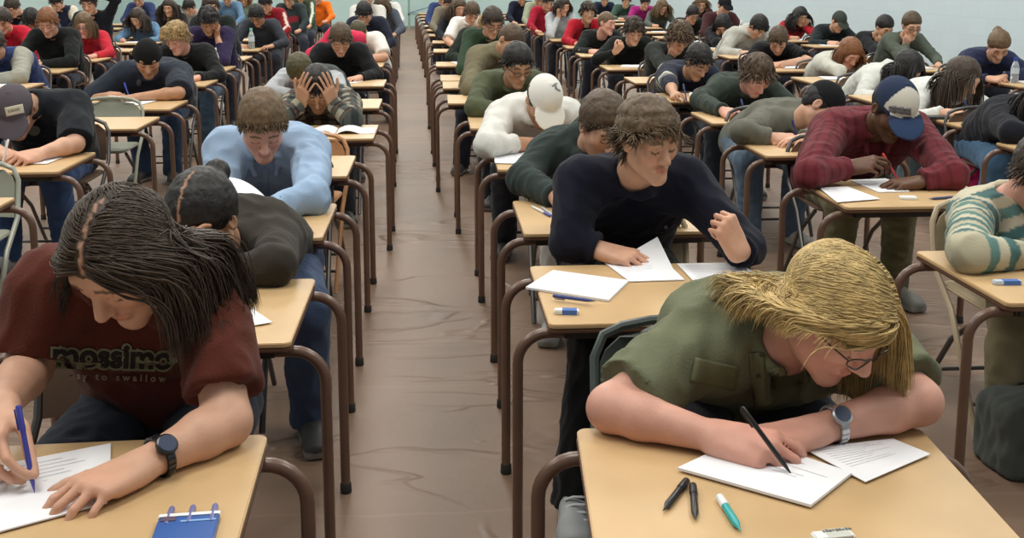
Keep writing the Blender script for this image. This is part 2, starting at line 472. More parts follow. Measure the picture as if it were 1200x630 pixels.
def locks(o, M, s, n, length, comb, grav, width, col, rng, lift=.012, stiff=.75, steps=9, collide=(), jitter=.25, lenvar=.3, region=None, drop=-.1, hug=.85, base_th=.009, gfun=None, tuck_frac=.5, tuck_len=1.0):
    """strand bundles rooted on the scalp, combed, pulled down and kept outside the head"""
    q = rng.normal(size=(n * 6, 3)); q /= np.linalg.norm(q, axis=1, keepdims=True)
    q = q * A([.075, .097, .086]) + A([0, -.012, .034])
    keep = hairline(q) > .004
    if region is not None: keep &= region(q)
    q = q[keep][:n]; n = len(q)
    nn = (q - A([0, -.012, .034])) / A([.075, .097, .086]) ** 2; nn /= np.linalg.norm(nn, axis=1, keepdims=True)
    dl = comb(q) + rng.normal(size=(n, 3)) * jitter
    dl = dl - nn * (dl * nn).sum(1, keepdims=True); dl /= np.linalg.norm(dl, axis=1, keepdims=True) + 1e-9
    P = o + (q * s) @ M.T; D = dl @ M.T
    Lh = length * (1 + rng.uniform(-lenvar, lenvar, n)); st = (Lh / steps)[:, None]
    layer = rng.uniform(.2, 1, n)[:, None]
    pts = [P]; g = np.tile(A([0, 0, -1.0]), (n, 1)); g2 = g.copy()
    if gfun is not None:
        gl = gfun(q); mk = ~np.isnan(gl[:, 0]); g[mk] = gl[mk] @ M.T; st = st * np.where((mk & (q[:, 0] > 0))[:, None], tuck_len, 1.0)
    for i in range(steps):
        D = D / (np.linalg.norm(D, axis=1, keepdims=True) + 1e-9)
        P = P + D * st
        l = (P - o) @ M / s
        for (c, r) in (((0, -.012, .034), (.075, .097, .086)), ((0, .030, -.034), (.062, .066, .088))):
            r2 = A(r) + (base_th if c[1] < 0 else .002) + lift * layer
            u = (l - A(c)) / r2; k = np.linalg.norm(u, axis=1, keepdims=True)
            ins = (k < 1)
            if c[1] < 0:                                        # hair lies on the scalp until it overhangs
                nw = (u / r2) @ M.T; up_ = nw[:, 2:3] / (np.linalg.norm(nw, axis=1, keepdims=True) + 1e-9)
                pull = np.clip((up_ - drop) / .25, 0, 1) * hug
                k2 = np.where(ins, 1.0, 1 + (k - 1) * (1 - pull)); l = A(c) + (l - A(c)) * k2 / np.maximum(k, 1e-3)
            else:
                l = np.where(ins, A(c) + (l - A(c)) / np.maximum(k, 1e-3), l)
        P2 = o + (l * s) @ M.T
        for (c, r) in collide:
            v = P2 - A(c); k = np.linalg.norm(v, axis=1, keepdims=True); P2 = np.where(k < r, A(c) + v * (r / np.maximum(k, 1e-3)), P2)
        D = (P2 - pts[-1]) ; D = D / (np.linalg.norm(D, axis=1, keepdims=True) + 1e-9)
        P = P2; pts.append(P)
        D = D * stiff + (g if i < steps * tuck_frac else g2) * grav * (1 - stiff) * 2 + rng.normal(size=(n, 3)) * .05
    pts = np.stack(pts, 1)                                     # n, steps+1, 3
    T = np.gradient(pts, axis=1); T /= np.linalg.norm(T, axis=2, keepdims=True) + 1e-9
    out = pts - o; U = np.cross(T, out); U /= np.linalg.norm(U, axis=2, keepdims=True) + 1e-9
    W = np.cross(U, T)
    tt = np.linspace(0, 1, steps + 1)[None, :, None]
    wd = width * rng.uniform(.7, 1.3, n)[:, None, None] * np.clip(1.15 - tt ** 3 * 1.05, .08, 1)
    ring = [pts + U * wd, pts + W * wd * .55, pts - U * wd, pts - W * wd * .4]
    V = np.stack(ring, 2)                                      # n, steps+1, 4, 3
    base = (np.arange(n) * (steps + 1) * 4)[:, None, None] + (np.arange(steps) * 4)[None, :, None] + np.arange(4)[None, None, :]
    nx = (np.arange(4) + 1) % 4
    base2 = (np.arange(n) * (steps + 1) * 4)[:, None, None] + (np.arange(steps) * 4)[None, :, None] + nx[None, None, :]
    F = np.stack([base, base2, base2 + 4, base + 4], -1).reshape(-1, 4)
    cv = rng.uniform(.74, 1.28, n)[:, None, None, None] * np.ones(V.shape[:3] + (1,))
    cols = (A(col) * cv).reshape(-1, 3)
    return V.reshape(-1, 3), F, cols

def person(**a):
    """one seated person: an empty at the seat, one continuous body and its clothes and hair as parts"""
    g = a.get
    rng = np.random.default_rng(g('seed', len(PEOPLE) * 13 + 5))
    lod = g('lod', 2)                      # 3 foreground ... 0 far
    hs = [.013, .010, .008, .0052][lod]; hc = [.018, .014, .011, .008][lod]
    det = [1, 1, 2, 2][lod]
    fem = g('fem', False); sc = g('size', .95 if fem else 1.0)
    o = A(g('head')); M = head_frame(g('yaw', 0), g('pitch', 40), g('roll', 0)); hsz = g('hs', 1.0) * (.97 if fem else 1.0)
    skin = A(SKIN[g('skin', 'fair')]); hcol = A(HAIRC[g('hair', ('short', 'brown'))[1]]); hst = g('hair', ('short', 'brown'))[0]
    yf = g('yf'); by = g('body_yaw', 0.0)
    # spine
    Nk = o + M @ A([0, -.045, -.075]) * hsz + A([0, .055 + g('nb', 0), -.075])
    if g('neck') is not None: Nk = A(g('neck'))
    Pz = .42 + .095
    dz = Nk[2] - Pz; SL = .50 * sc
    dy = math.sqrt(max(SL * SL - dz * dz, .03 ** 2)) if SL > abs(dz) else .04
    dy = min(max(dy, .05), .42)
    Pv = A([Nk[0] + g('px', 0.0), Nk[1] + dy, Pz])
    if g('pelvis') is not None: Pv = A(g('pelvis'))
    c_, s_ = math.cos(math.radians(by)), math.sin(math.radians(by))
    xr = A([-c_, -s_, 0])                  # towards the person's right hand
    xr = nz(xr + A([0, 0, g('shoulder_tilt', 0.0)]))
    ux = A([-1., 0, 0])
    up = nz(Nk - Pv); bk = nz(np.cross(xr, up)); bk = bk if bk[1] > 0 else -bk
    Ch = Pv + (Nk - Pv) * .66 + bk * .045 - A([0, 0, .01]); Wa = Pv + (Nk - Pv) * .33 + bk * .03
    wd = g('width', .92 if fem else 1.0) * sc
    Sc = Nk - up * .045 + bk * .005
    S = {'R': Sc + xr * .165 * wd, 'L': Sc - xr * .165 * wd}
    hands = {}
    fat = g('fat', 1.0)
    sk = []; sh = []; tr = []
    t = g('loose', .014)
    # torso core (skin) and shirt
    for prim, ex, kk in ((sk, 0.0, .04), (sh, t, .05)):
        r1 = lambda v: v * fat + ex
        for sg in (1, -1):
            prim.append(rc(Pv + ux * .075 * sg * wd, Wa + ux * .072 * sg * wd, r1(.098), r1(.092), kk))
            prim.append(rc(Wa + ux * .072 * sg * wd, Ch + xr * .085 * sg * wd, r1(.092), r1(.098), kk))
            prim.append(rc(Ch + xr * .085 * sg * wd, Sc + xr * .115 * sg * wd - up * .02, r1(.096), .062 + ex, kk))
            prim.append(rc(Nk + A([0, .01, .005]), Sc + xr * .13 * sg * wd, .040 + ex * .5, .054 + ex, kk))
        prim.append(rc(Pv, Ch, r1(.10), r1(.105), kk))
        if fem:
            for sg in (1, -1): prim.append(sp(Ch + xr * .07 * sg - bk * .075 + up * -.03, .060 + ex, .04))
    neck0 = o + M @ A([0, -.022, -.062]) * hsz
    sk.append(rc(neck0, Nk - up * .01, .054 * sc * hsz, .060 * sc, .02))
    sk += head_prims(o, M, hsz, det, fem)
    slv = g('sleeve', 'long')
    arms = {}
    for sd in 'RL':
        left = sd == 'L'; sx = -1 if left else 1
        hd = g('hand' + sd)
        if hd is None: hd = dict(p=A([Nk[0] - sx * .17, yf - .13, DZ + .024]), pose='write' if not left else 'rest')
        if isinstance(hd, str):
            hd = preset(hd, o, M, sx, Nk, yf, g('cx', Nk[0]), xr)
        W = A(hd['p'], dtype=float); pose = hd.get('pose', 'rest')
        ua, fa = .285 * sc, .250 * sc
        E = hd.get('e')
        if E is None:
            hint = hd.get('hint', xr * sx * .9 + A([0, .25, -.55]))
            E = ik(S[sd], W, ua, fa, A(hint))
            if E[2] < DZ + .055 and E[1] < yf + .03: E[2] = DZ + .055
        E = A(E, dtype=float)
        fd = nz(W - E); d = nz(A(hd['d'])) if 'd' in hd else nz(fd + A([-sx * -.0, -.1, 0]) )
        if 'd' not in hd and W[2] < DZ + .08: d = nz(A([fd[0], fd[1], min(0, fd[2]) * .25]))
        n = A(hd['n'], dtype=float) if 'n' in hd else A([0, 0, 1.0]); n = nz(n - d * (n @ d))
        tilt = math.radians(hd.get('tilt', 38 if pose == 'write' else 8)); s0 = np.cross(n, d) * (-1 if left else 1)
        n = nz(n * math.cos(tilt) - s0 * math.sin(tilt))
        hp, tips, sv = hand_prims(W, d, n, left, pose, (.92 if fem else 1.0) * g('hand_scale', 1.0), hd.get('splay', 1.0))
        Fm = E + (W - E) * .3
        sk += [rc(S[sd], E, .050 * fat * sc, .041 * sc, .02), rc(E, Fm, .041 * sc, .041 * sc * (1 + (fat - 1) * .5), .02), rc(Fm, W, .041 * sc, .026 * sc, .015)]
        if lod >= 1: sk += hp
        else: sk += [rc(W, W + d * .10, .027, .032, .02)]
        te = t * .55
        if slv == 'long' or (slv == 'cuffed'):
            f = hd.get('cuff', .90 if slv == 'long' else .62); We = E + (W - E) * f
            sh += [rc(S[sd], E, .062 * fat * sc + te, .046 * sc + te, .05), rc(E, We, .046 * sc + te, .031 * sc + te * .8, .02, cap=1.0),
                   tor(E + (W - E) * (f - .03), fd, (.031 + .012 * (1 - f)) * sc + te * .45, .010, .008)]
        elif slv == 'short':
            f = g('slv_len', .72); Ue = S[sd] + (E - S[sd]) * f
            sh.append(rc(S[sd], Ue, .064 * fat * sc + te, (.060 * fat + g('flare', .004)) * sc + te, .05, cap=1.0))
        elif slv == 'bare': pass
        arms[sd] = dict(S=S[sd], E=E, W=W, d=d, n=n, s=sv, tips=tips)
    neckc = Nk + (neck0 - Nk) * .2
    NEC = len(sh); sh.append(rc(Nk + up * .01 + bk * -.012, neck0 + up * .10, g('neck_r', .058), .072, .012, 's'))
    nk = g('neckline', 'crew'); nax = nz(neck0 - Nk + A([0, -.0, .02]))
    cax = nz(nax * .45 + up * .55)
    if nk == 'crew': sh.append(tor(Nk + cax * .006 - bk * .010, cax, .064, .012, .022))
    elif nk == 'turtle': sh += [tor(Nk + nax * .02, nax, .066, .014, .012), tor(Nk + nax * .04, nax, .064, .013, .012)]
    elif nk == 'hood':
        sh += [tor(Nk + cax * .022 + bk * .012, nz(cax + bk * .25), .082, .024, .03), rc(Nk + xr * .075 + bk * .045, Nk + bk * .115 - up * .05, .036, .045, .03),
               rc(Nk - xr * .075 + bk * .045, Nk + bk * .115 - up * .05, .036, .045, .03)]
    elif nk == 'vneck': sh.append(rc(Nk - bk * .07 - up * .0, Nk - bk * .13 - up * .12, .035, .008, .012, 's'))
    elif nk == 'open':
        for sg in (1, -1): sh.append(rc(Nk + xr * .060 * sg + cax * .022 - bk * .02, Nk - bk * .098 - up * .045 + xr * .040 * sg, .013, .012, .008))
        sh.append(tor(Nk + cax * .016 - bk * .004, cax, .064, .010, .010, sc=1.7)); sh.append(rc(Nk - bk * .07 - up * .0, Nk - bk * .14 - up * .12, .040, .008, .012, 's'))
    # legs
    hip = {'R': Pv + ux * .085 + A([0, -.02, -.02]), 'L': Pv - ux * .085 + A([0, -.02, -.02])}
    an = {}
    tl = g('leg_loose', .016)
    tr.append(rc(Pv + ux * .07, Pv - ux * .07, .105 * fat + tl * .5, .105 * fat + tl * .5, .03))
    for sd in 'RL':
        sx = -1 if sd == 'L' else 1
        lg = g('leg' + sd, {})
        kn = A(lg['knee']) if 'knee' in lg else hip[sd] + A([-sx * (.05 + rng.uniform(-.03, .04)), -.40 * sc, -.03])
        ak = A(lg['ankle']) if 'ankle' in lg else A([kn[0] + rng.uniform(-.04, .04), kn[1] + rng.uniform(-.02, .16), .085])
        sk += [rc(hip[sd], kn, .070, .045, .03), rc(kn, ak, .045, .032, .02)]
        tr += [rc(hip[sd], kn, .082 * fat + tl, .056 + tl, .04), rc(kn, ak - A([0, 0, .02]), .056 + tl, .046 + tl, .03)]
        fdr = A(lg.get('toe', (-sx * .25, -1, 0)), dtype=float); an[sd] = (kn, ak, nz(fdr))
    root = empty('person', (Pv[0], Pv[1], 0.0))
    tag(root, a['label'], 'person', g('group'))
    org = A([Pv[0], Pv[1], 0.0])
    # ---- body
    V, F = implicit(sk, hs)
    q = (V - o) @ M / hsz
    col = np.tile(skin, (len(V), 1)) * (1 + .06 * noise(V, .09)[:, None])
    hm = (np.linalg.norm(q - A([0, 0, -.01]), axis=1) < .155)
    x, y, z = np.abs(q[:, 0]), q[:, 1], q[:, 2]
    if g('stubble', 0):
        m = hm & (z < -.045) & (y > -.01) & (z > -.13); col[m] = col[m] * (1 - g('stubble') * .6) + A([.06, .05, .045]) * g('stubble') * .6
    cheek = hm & (y > .03); w_ = np.exp(-(((x - .042) / .022) ** 2 + ((z + .03) / .02) ** 2))[:, None] * .28
    col = np.where(cheek[:, None], col * (1 - w_) + col * A([1.12, .78, .74]) * w_, col)
    if det >= 1:
        m = hm & (x < .023) & (z > -.079) & (z < -.057) & (y > .080); col[m] = skin * A([.92, .72, .70])
        bz = .0285 + .006 * np.sin(np.clip((x - .012) / .042, 0, 1) * math.pi)
        m = hm & (x > .012) & (x < .053) & (np.abs(z - bz) < g('brow', .0050 if lod > 1 else .007)) & (y > .045); col[m] = col[m] * .15 + np.minimum(hcol, .2) * .75
        m = hm & (x > .016) & (x < .047) & (np.abs(z - (-.0015 - .004 * np.sin(np.clip((x - .016) / .031, 0, 1) * math.pi))) < g('lash', .0030 if lod > 2 else .0045)) & (y > .062); col[m] = col[m] * .2 + A([.02, .014, .012]) * .8
        if g('eyes'):
            m = hm & (x > .020) & (x < .042) & (np.abs(z - .002) < .0055) & (y > .066); col[m] = A([.55, .52, .5])
            m = hm & (np.hypot(x - .031 - 0, z - .002) < .0062) & (y > .066); col[m] = A([.03, .02, .015])
    hr = hairline(q)
    if hst not in ('bald',):
        m = hm & (hr > .004) & ~((x > .070) & (z < .03)) & ((((q - A([0, -.012, .034])) / A([.075, .097, .086])) ** 2).sum(1) < 1.16); col[m] = hcol * .8
    for sd in 'RL':                                             # knuckles and fingertips a little redder
        W = arms[sd]['W']; dv = np.linalg.norm(V - (W + arms[sd]['d'] * .12), axis=1); w_ = np.clip(1 - dv / .10, 0, 1)[:, None] * .25
        col = col * (1 - w_) + col * A([1.1, .82, .78]) * w_
    npmesh('body', V, F, mat('skin', rough=.5, attr=True, bump=.12, bscale=240, spec=.35, var=.05, vscale=25), root, org, col)
    # ---- shirt
    V, F = implicit(sh, hc)
    fo = g('fold', .0055 if slv != 'short' else .0045)
    V = folds(V, F, fo, g('fold_wl', .13), rng.integers(0, 9))
    info = dict(o=o, Pv=Pv, Nk=Nk, Ch=Ch, xr=xr, up=up, bk=bk, arms=arms, S=S, rng=rng)
    sc_ = g('shirt', (.2, .2, .2))
    if callable(sc_):
        cols = sc_(V, info); mt = mat('fabric_patterned', rough=.9, attr=True, bump=.35, bscale=220, spec=.15, sheen=.08)
        so = npmesh(g('top_name', 'shirt'), V, F, mt, root, org, cols)
    else:
        so = npmesh(g('top_name', 'shirt'), V, F, fabric(sc_), root, org)
    # ---- trousers and shoes
    tc_ = g('trousers', (.03, .035, .05))
    if g('legs', True):
        cut = [pl(A([0, 0, .045]), (0, 0, -1))]
        V, F = implicit(tr + cut, hc * 1.1)
        V = folds(V, F, .006, .11, rng.integers(0, 9))
        npmesh('trousers', V, F, fabric(tc_), root, org)
        for sd in 'RL':
            kn, ak, fd = an[sd]; ss = np.cross(A([0, 0, 1.]), fd); MM = np.stack([ss, fd, A([0, 0, 1.])], 1)
            a0 = A([ak[0], ak[1], 0])
            V, F = implicit([el(a0 + A([0, 0, .075]) , (.042, .05, .05), MM, .03), rc(a0 + fd * -.03 + A([0, 0, .045]), a0 + fd * .12 + A([0, 0, .042]), .041, .036, .03),
                             bx(a0 + fd * .055 + A([0, 0, .016]), (.030, .115, .006), MM, .010, .008), el(a0 + fd * .14 + A([0, 0, .036]), (.044, .05, .028), MM, .02),
                             pl(A([0, 0, .002]), (0, 0, -1))], max(hc, .010) if lod < 3 else .007)
            soleM = V[:, 2] < .026
            cshoe = A(g('shoes', (.03, .03, .03))); ccs = np.where(soleM[:, None], A(g('sole', (.25, .24, .22))), cshoe)
            npmesh('shoe', V, F, mat('shoe_leather', rough=.6, attr=True, bump=.2, bscale=150), root, org, ccs)
    # ---- hair
    ho = None
    T = lambda p: o + M @ (A(p) * hsz)
    E_ = lambda c, r, k=.02, cut=None: el(T(c), A(r) * hsz, M, k, 'u', cut)
    hp = []
    pn = nz(A([0, .62, -.78])); 
    def planes(py, pz, n_): return [(T((0, py, pz)), M @ nz(A(n_)))]
    th = g('thick', .011); hat = g('hat')
    if hat: th = .004; hst = 'short' if hst in ('tousled', 'short', 'crop') else hst
    cap_c = planes(.088, .062, (0, .68, -.70))
    back = [(T((0, -.030, -.005)), M @ nz(A([0, .93, -.36]))), (T((0, 0, -.082)), M @ A([0, 0, -1.]))]
    if hst in ('short', 'pony', 'bun', 'crop', 'tousled', 'long', 'bob', 'base'):
        if hst == 'crop': th = .006
        thin = .0045
        hp.append(E_((0, -.013, .036), (.075 + thin, .097 + thin, .086 + thin), .012, cap_c + [(T((0, 0, -.012)), M @ nz(A([0, .3, -1])))]))
        if hst not in ('crop', 'base') and not hat:
            hp.append(E_((0, -.016, .046), (.075 + th - .003, .096 + th - .002, .083 + th), .03, planes(.080, .086, (0, .62, -.78))))
        hp.append(E_((0, -.020, .016), (.074 + th * .6, .091 + th * .6, .098 + th * .4), .02, back))
        if hst in ('short', 'tousled'):
            for sg in (1, -1): hp.append(E_((.068 * sg, .012, .024), (.010, .018, .036), .012))
            if hst == 'tousled' and lod < 3:
                for k in range(8):
                    x0 = rng.uniform(-.06, .06); hp.append(rc(T((x0, .04 + rng.uniform(-.02, .02), .112)), T((x0 * 1.1 + .012, .100, .058 + rng.uniform(-.012, .012))), .018 * hsz, .010 * hsz, .012))
        gdown = A([0, 0, -1.])
        if hst in ('long', 'bob') and lod < 3:
            Lh = g('hair_len', .16 if hst == 'bob' else .26)
            for sg in (1, -1):
                if lod > 0: break
                top = T((.070 * sg, -.005, .045)); mid = T((.082 * sg, -.012, -.03)); dn = mid + gdown * Lh * .6 + A([0, -.015, 0])
                hp += [rc(top, mid, .030, .033, .02), rc(mid, dn, .033, .024, .02), rc(T((.055 * sg, -.06, .03)), T((.05 * sg, -.085, -.07)) + gdown * Lh * .5, .045, .03, .03)]
            hp.append(rc(T((0, -.07, .03)), T((0, -.075, -.06)) + gdown * Lh * .6 + A([0, .03, 0]), .06, .04, .03))
        if hst == 'pony':
            b = T((0, -.115, .03)); hp += [rc(T((0, -.09, .04)), b, .03, .018, .01), rc(b, b + A([0, .05, -.05]), .02, .026, .01), rc(b + A([0, .05, -.05]), b + A([0, .06, -.20]), .026, .012, .01)]
        if hst == 'bun':
            b = T((0, -.115, .045)); hp += [rc(T((0, -.09, .04)), b, .03, .028, .01), sp(b + M @ A([0, -.015, .005]), .038, .01)]
    nl = g('locks', -1)
    if nl < 0:
        nl = 0
        dn_ = [.45, .8, 1, 1.4][lod]; a.setdefault('lock_steps', [4, 6, 8, 10][lod]); wf = [1.9, 1.4, 1.1, .9][lod]
        if hat: pass
        elif hst == 'short': nl = int(520 * dn_); D_ = dict(lock_len=.034, comb=comb_back, grav=.06, lift=.009, lock_w=.0042 * wf, stiff=.8, base_th=th - .004)
        elif hst == 'tousled': nl = int(560 * dn_); D_ = dict(lock_len=.050, comb=lambda q: comb_back(q) + A([rng.uniform(-.6, .6), .35, 0]), grav=.06, lift=.016, lock_w=.0046 * wf, stiff=.75, jitter=.5, base_th=th - .002)
        elif hst in ('long', 'bob'):
            nl = int(1200 * dn_); pt_ = g('part', rng.uniform(-.02, .02))
            D_ = dict(lock_len=.20 if hst == 'bob' else .30, comb=comb_part(pt_, .35), grav=.7, tuck_frac=.3, lift=.008, lock_w=.0034 * wf, stiff=.62, jitter=.06, lenvar=.12, base_th=th - .003,
                      lock_block=[((.016, .085, -.045), .070), ((-.016, .085, -.045), .070)],
                      gfun=lambda q: np.where((q[:, :1] * g('tuck', 1) > 0) & (q[:, 1:2] > -.03), A([[0, -.28, -.95]]), np.nan * np.ones((1, 3))))
        elif hst in ('pony', 'bun'): nl = int(420 * dn_); D_ = dict(lock_len=.07, comb=lambda q: A([[0, -1, .1]]) - q * A([[3, 0, 0]]), grav=0.0, lift=.003, lock_w=.0036 * wf, stiff=.8, jitter=.06, hug=1, drop=-2, base_th=th - .004)
        if nl:
            for kk_, vv_ in D_.items(): a.setdefault(kk_, vv_)
    if hp:
        if lod >= 3: Vh, Fh = implicit(hp, .0065)
        else: Vh, Fh = implicit(hp, [.014, .010, .0085][lod])
        Vh = folds(Vh, Fh, .004 if hst == 'tousled' else .0022, .03, 2)
        cc = np.tile(hcol, (len(Vh), 1)) * (1 + .25 * noise((Vh - o) @ M * A([1, .25, .25]), .012)[:, None])
        pt = g('part')
        if pt is not None and lod >= 2:
            ql = (Vh - o) @ M / hsz; m = (np.abs(ql[:, 0] - pt - .15 * (ql[:, 1])*0) < .0032) & (ql[:, 2] > .07) & (ql[:, 1] > -.05); cc[m] = skin * .75
        if nl:
            Vl, Fl, Cl = locks(o, M, hsz, nl, g('lock_len', .05), g('comb'), g('grav', .3), g('lock_w', .0035), hcol, rng, g('lift', .012), g('stiff', .75), g('lock_steps', 9), [(S['R'], .082), (S['L'], .082), (Sc, .09), (S['R'] * .5 + Sc * .5 , .082), (S['L'] * .5 + Sc * .5, .082), (Ch, .125), (arms['R']['E'] * .5 + S['R'] * .5, .075), (arms['L']['E'] * .5 + S['L'] * .5, .075)] + [(T(c_), r_ * hsz) for c_, r_ in g('lock_block', ())], g('jitter', .25), g('lenvar', .3), g('lock_region'), g('drop', -.1), g('hug', .85), g('base_th', .009), g('gfun'), g('tuck_frac', .5), g('tuck_len', 1.0))
            Fl = Fl + len(Vh); Vh = np.concatenate([Vh, Vl]); Fh = np.concatenate([Fh, Fl]); cc = np.concatenate([cc, Cl])
        ho = npmesh('hair', Vh, Fh, hair_mat(hcol), root, org, np.clip(cc, 0, 1))
    # ---- headwear
    if hat:
        HB = lambda c, r, k=.01, cut=None: E_(c, r, k, cut)
        hh = [.012, .009, .006, .005][lod]
        rot = math.radians(hat.get('turn', 0)); Rz = A([[math.cos(rot), -math.sin(rot), 0], [math.sin(rot), math.cos(rot), 0], [0, 0, 1.]])
        MH = M @ Rz; T2 = lambda p: o + MH @ (A(p) * hsz)
        base = [(T2((0, 0, .030)), MH @ nz(A([0, -.12, -1.])))]
        pr = [el(T2((0, -.010, .040)), A((.084, .106, .098)) * hsz, MH, .01, 'u', base)]
        if hat['kind'] == 'cap':
            tiltM = MH @ A([[1, 0, 0], [0, .94, .34], [0, -.34, .94]])
            pr += [el(T2((0, .105, .034)), A((.080, .078, .010)) * hsz, tiltM, .006), el(T2((0, -.010, .136)), A((.010, .010, .006)), MH, .003)]
        else:
            pr += [tor(T2((0, -.008, .034)), MH @ A([0, .12, 1.]), .090 * hsz, .010, .02)]
        V, F = implicit(pr, hh)
        ql = (V - o) @ MH / hsz
        cc = np.tile(A(hat['col']), (len(V), 1))
        if 'front' in hat:
            m = (ql[:, 1] > .0 + np.abs(ql[:, 0]) * .35) & (ql[:, 2] > .050) & (np.abs(ql[:, 0]) < .078) & ~((ql[:, 1] > .092) & (ql[:, 2] < .058)); cc[m] = A(hat['front'])
        if 'brim' in hat:
            m = (ql[:, 1] > .094) & (ql[:, 2] < .060); cc[m] = A(hat['brim'])
        hat_o = npmesh('cap' if hat['kind'] == 'cap' else 'knit_cap', V, F, mat('cap_cloth', rough=.85, attr=True, bump=.25, bscale=260, spec=.2), root, org, cc)
        info['hat'] = (hat_o, V, F, MH, T2)
    if g('glasses'):
        mb = MB()
        for sg in (1, -1):
            pts = [T((sg * (.033 + .024 * math.cos(u)), .107 - .016 * abs(math.cos(u)) * (1 if math.cos(u) > 0 else 0), .001 + .0165 * math.sin(u))) for u in np.linspace(0, 2 * math.pi, 17)]
            mb.tube(pts, .0016 if lod > 2 else .0024, 5)
            mb.tube([T((sg * .057, .092, .004)), T((sg * .078, .04, .006)), T((sg * .083, -.012, .004)), T((sg * .080, -.022, -.012))], .0016 if lod > 2 else .0024, 5)
        mb.tube([T((-.010, .106, .004)), T((0, .110, .006)), T((.010, .106, .004))], .0016, 5)
        mb.build('glasses', mat('spectacle_frame', (.03, .02, .018), .3, spec=.6), root, origin=org)
    if g('watch'):
        for sd in g('watch'):
            ar = arms[sd]; fdn = nz(ar['W'] - ar['E']); cw = ar['W'] - fdn * .035
            # strap as a ring with the dial on the back of the wrist
            mb = MB(); uu = ar['n']; uu = nz(uu - fdn * (uu @ fdn)); vv = np.cross(fdn, uu); R_ = .0335
            for k in range(22):
                a0 = 2 * math.pi * k / 22; c0 = cw + R_ * (uu * math.cos(a0) + vv * math.sin(a0))
                mb.box(c0, (.0045, .0095, .016), np.stack([uu * math.cos(a0) + vv * math.sin(a0), -uu * math.sin(a0) + vv * math.cos(a0), fdn], 1), .001)
            wo = mb.build('wristwatch', mat('watch_strap_' + g('watch_col', 'steel'), (.55, .56, .58) if g('watch_col', 'steel') == 'steel' else (.06, .06, .065), .3, .9), root, origin=org)
            da = math.radians(g('dial', 0)); un = nz(uu * math.cos(da) + vv * math.sin(da)); vn = np.cross(fdn, un)
            mb = MB(); mb.lathe([(.0165, -.004), (.0185, 0), (.0185, .006), (.016, .008), (.0001, .008)], cw + un * (R_ + .001), 20, np.stack([vn, fdn, un], 1))
            mb.build('watch_case', wo.data.materials[0], wo, True, origin=org)
            mb = MB(); mb.lathe([(.0148, .0078), (.0148, .0088), (.0001, .0088)], cw + un * (R_ + .001), 20, np.stack([vn, fdn, un], 1))
            mb.build('watch_dial', mat('watch_face', g('dial_col', (.02, .035, .08)), .45, spec=.3), wo, origin=org)
    info.update(root=root, shirt=so, hair=ho, M=M, T=T, org=org, label=a['label'])
    PEOPLE.append(info)
    # ---- pen held in the writing hand
    for sd in 'RL':
        hd = g('hand' + sd) or {}
        if isinstance(hd, str): hd = {}
        if hd.get('pen') or (g('pen') and sd == g('pen_hand', 'R')):
            ar = arms[sd]; tip = (ar['tips'][0] + ar['tips'][4]) / 2
            u = nz(ar['n'] * .75 - ar['d'] * .35 + ar['s'] * .35 + A([0, .15, .35])) if 'pen_dir' not in hd else nz(A(hd['pen_dir']))
            pt = tip - u * max(.012, (tip[2] - DZ - .006) / max(u[2], .2)) if tip[2] < DZ + .09 else tip - u * .03
            pc = hd.get('pen_col', g('pen_col', (.03, .04, .16)))
            make_pen(pt, u, pc, hd.get('pen_label') or ('pen held by the ' + g('short', 'student')))
    return info

def make_pen(tip, u, col, label, L=.142, group=None, r=.0042, clear=False, capcol=None):
    u = nz(u); w = nz(np.cross(u, A([0, 0, 1.]) if abs(u[2]) < .9 else A([1., 0, 0]))); Mx = np.stack([w, np.cross(u, w), u], 1)
    ro = empty('pen', tip); tag(ro, label, 'pen', group)
    m1 = mat('pen_%02x%02x%02x' % tuple(int(c ** .45 * 255) for c in col), col, .3, spec=.5)
    mb = MB(); mb.lathe([(.0006, 0), (.0022, .010), (r, .022), (r, L * .72), (r * .98, L * .73)], (0, 0, 0), 10, Mx); mb.build('barrel', mat('clear_plastic_pen', (.75, .78, .82), .2) if clear else m1, ro, True)
    mb = MB(); mb.lathe([(r * 1.12, L * .70), (r * 1.18, L * .74), (r * 1.1, L * .98), (r * .7, L)], (0, 0, 0), 10, Mx); 
    mb.box(Mx @ A([0, r * 1.6, L * .84]), (.0028, .0016, L * .24), Mx); mb.build('pen_cap', mat('pen_cap_white', (.75, .78, .78), .3) if capcol else m1, ro, True)
    return ro
# ------------------------------------------------------------------ desks and chairs
DW, DD = .635, .535
M_TOP = mat('desk_laminate', sr(198, 166, 122), .38, bump=.06, bscale=90, var=.07, vscale=5, spec=.45)
M_EDGE = mat('desk_edge', sr(92, 62, 44), .5)
M_TUBE = mat('brown_tube', sr(100, 74, 60), .33, spec=.6, var=.12, vscale=14)
M_RUB = mat('rubber', (.02, .018, .016), .8)
M_PAPER = mat('paper', (.84, .85, .88), .75, spec=.2)

def rrect(w, d, r, n=4):
    pts = []
    for cx_, cy_, a0 in ((w / 2 - r, d / 2 - r, 0), (-w / 2 + r, d / 2 - r, 90), (-w / 2 + r, -d / 2 + r, 180), (w / 2 - r, -d / 2 + r, 270)):
        for i in range(n + 1):
            a = math.radians(a0 + 90 * i / n); pts.append((cx_ + r * math.cos(a), cy_ + r * math.sin(a)))
    return pts

def u_tube(hw, z, R, r, y, splay=0.0, seg=10, nb=7):
    pts = [A([-hw - splay, y, .006])]
    for i in range(nb + 1):
        a = math.radians(180 - 90 * i / nb); pts.append(A([-hw + R + R * math.cos(a), y, z - R + R * math.sin(a)]))
    for i in range(nb + 1):
        a = math.radians(90 - 90 * i / nb); pts.append(A([hw - R + R * math.cos(a), y, z - R + R * math.sin(a)]))
    pts.append(A([hw + splay, y, .006]))
    return pts

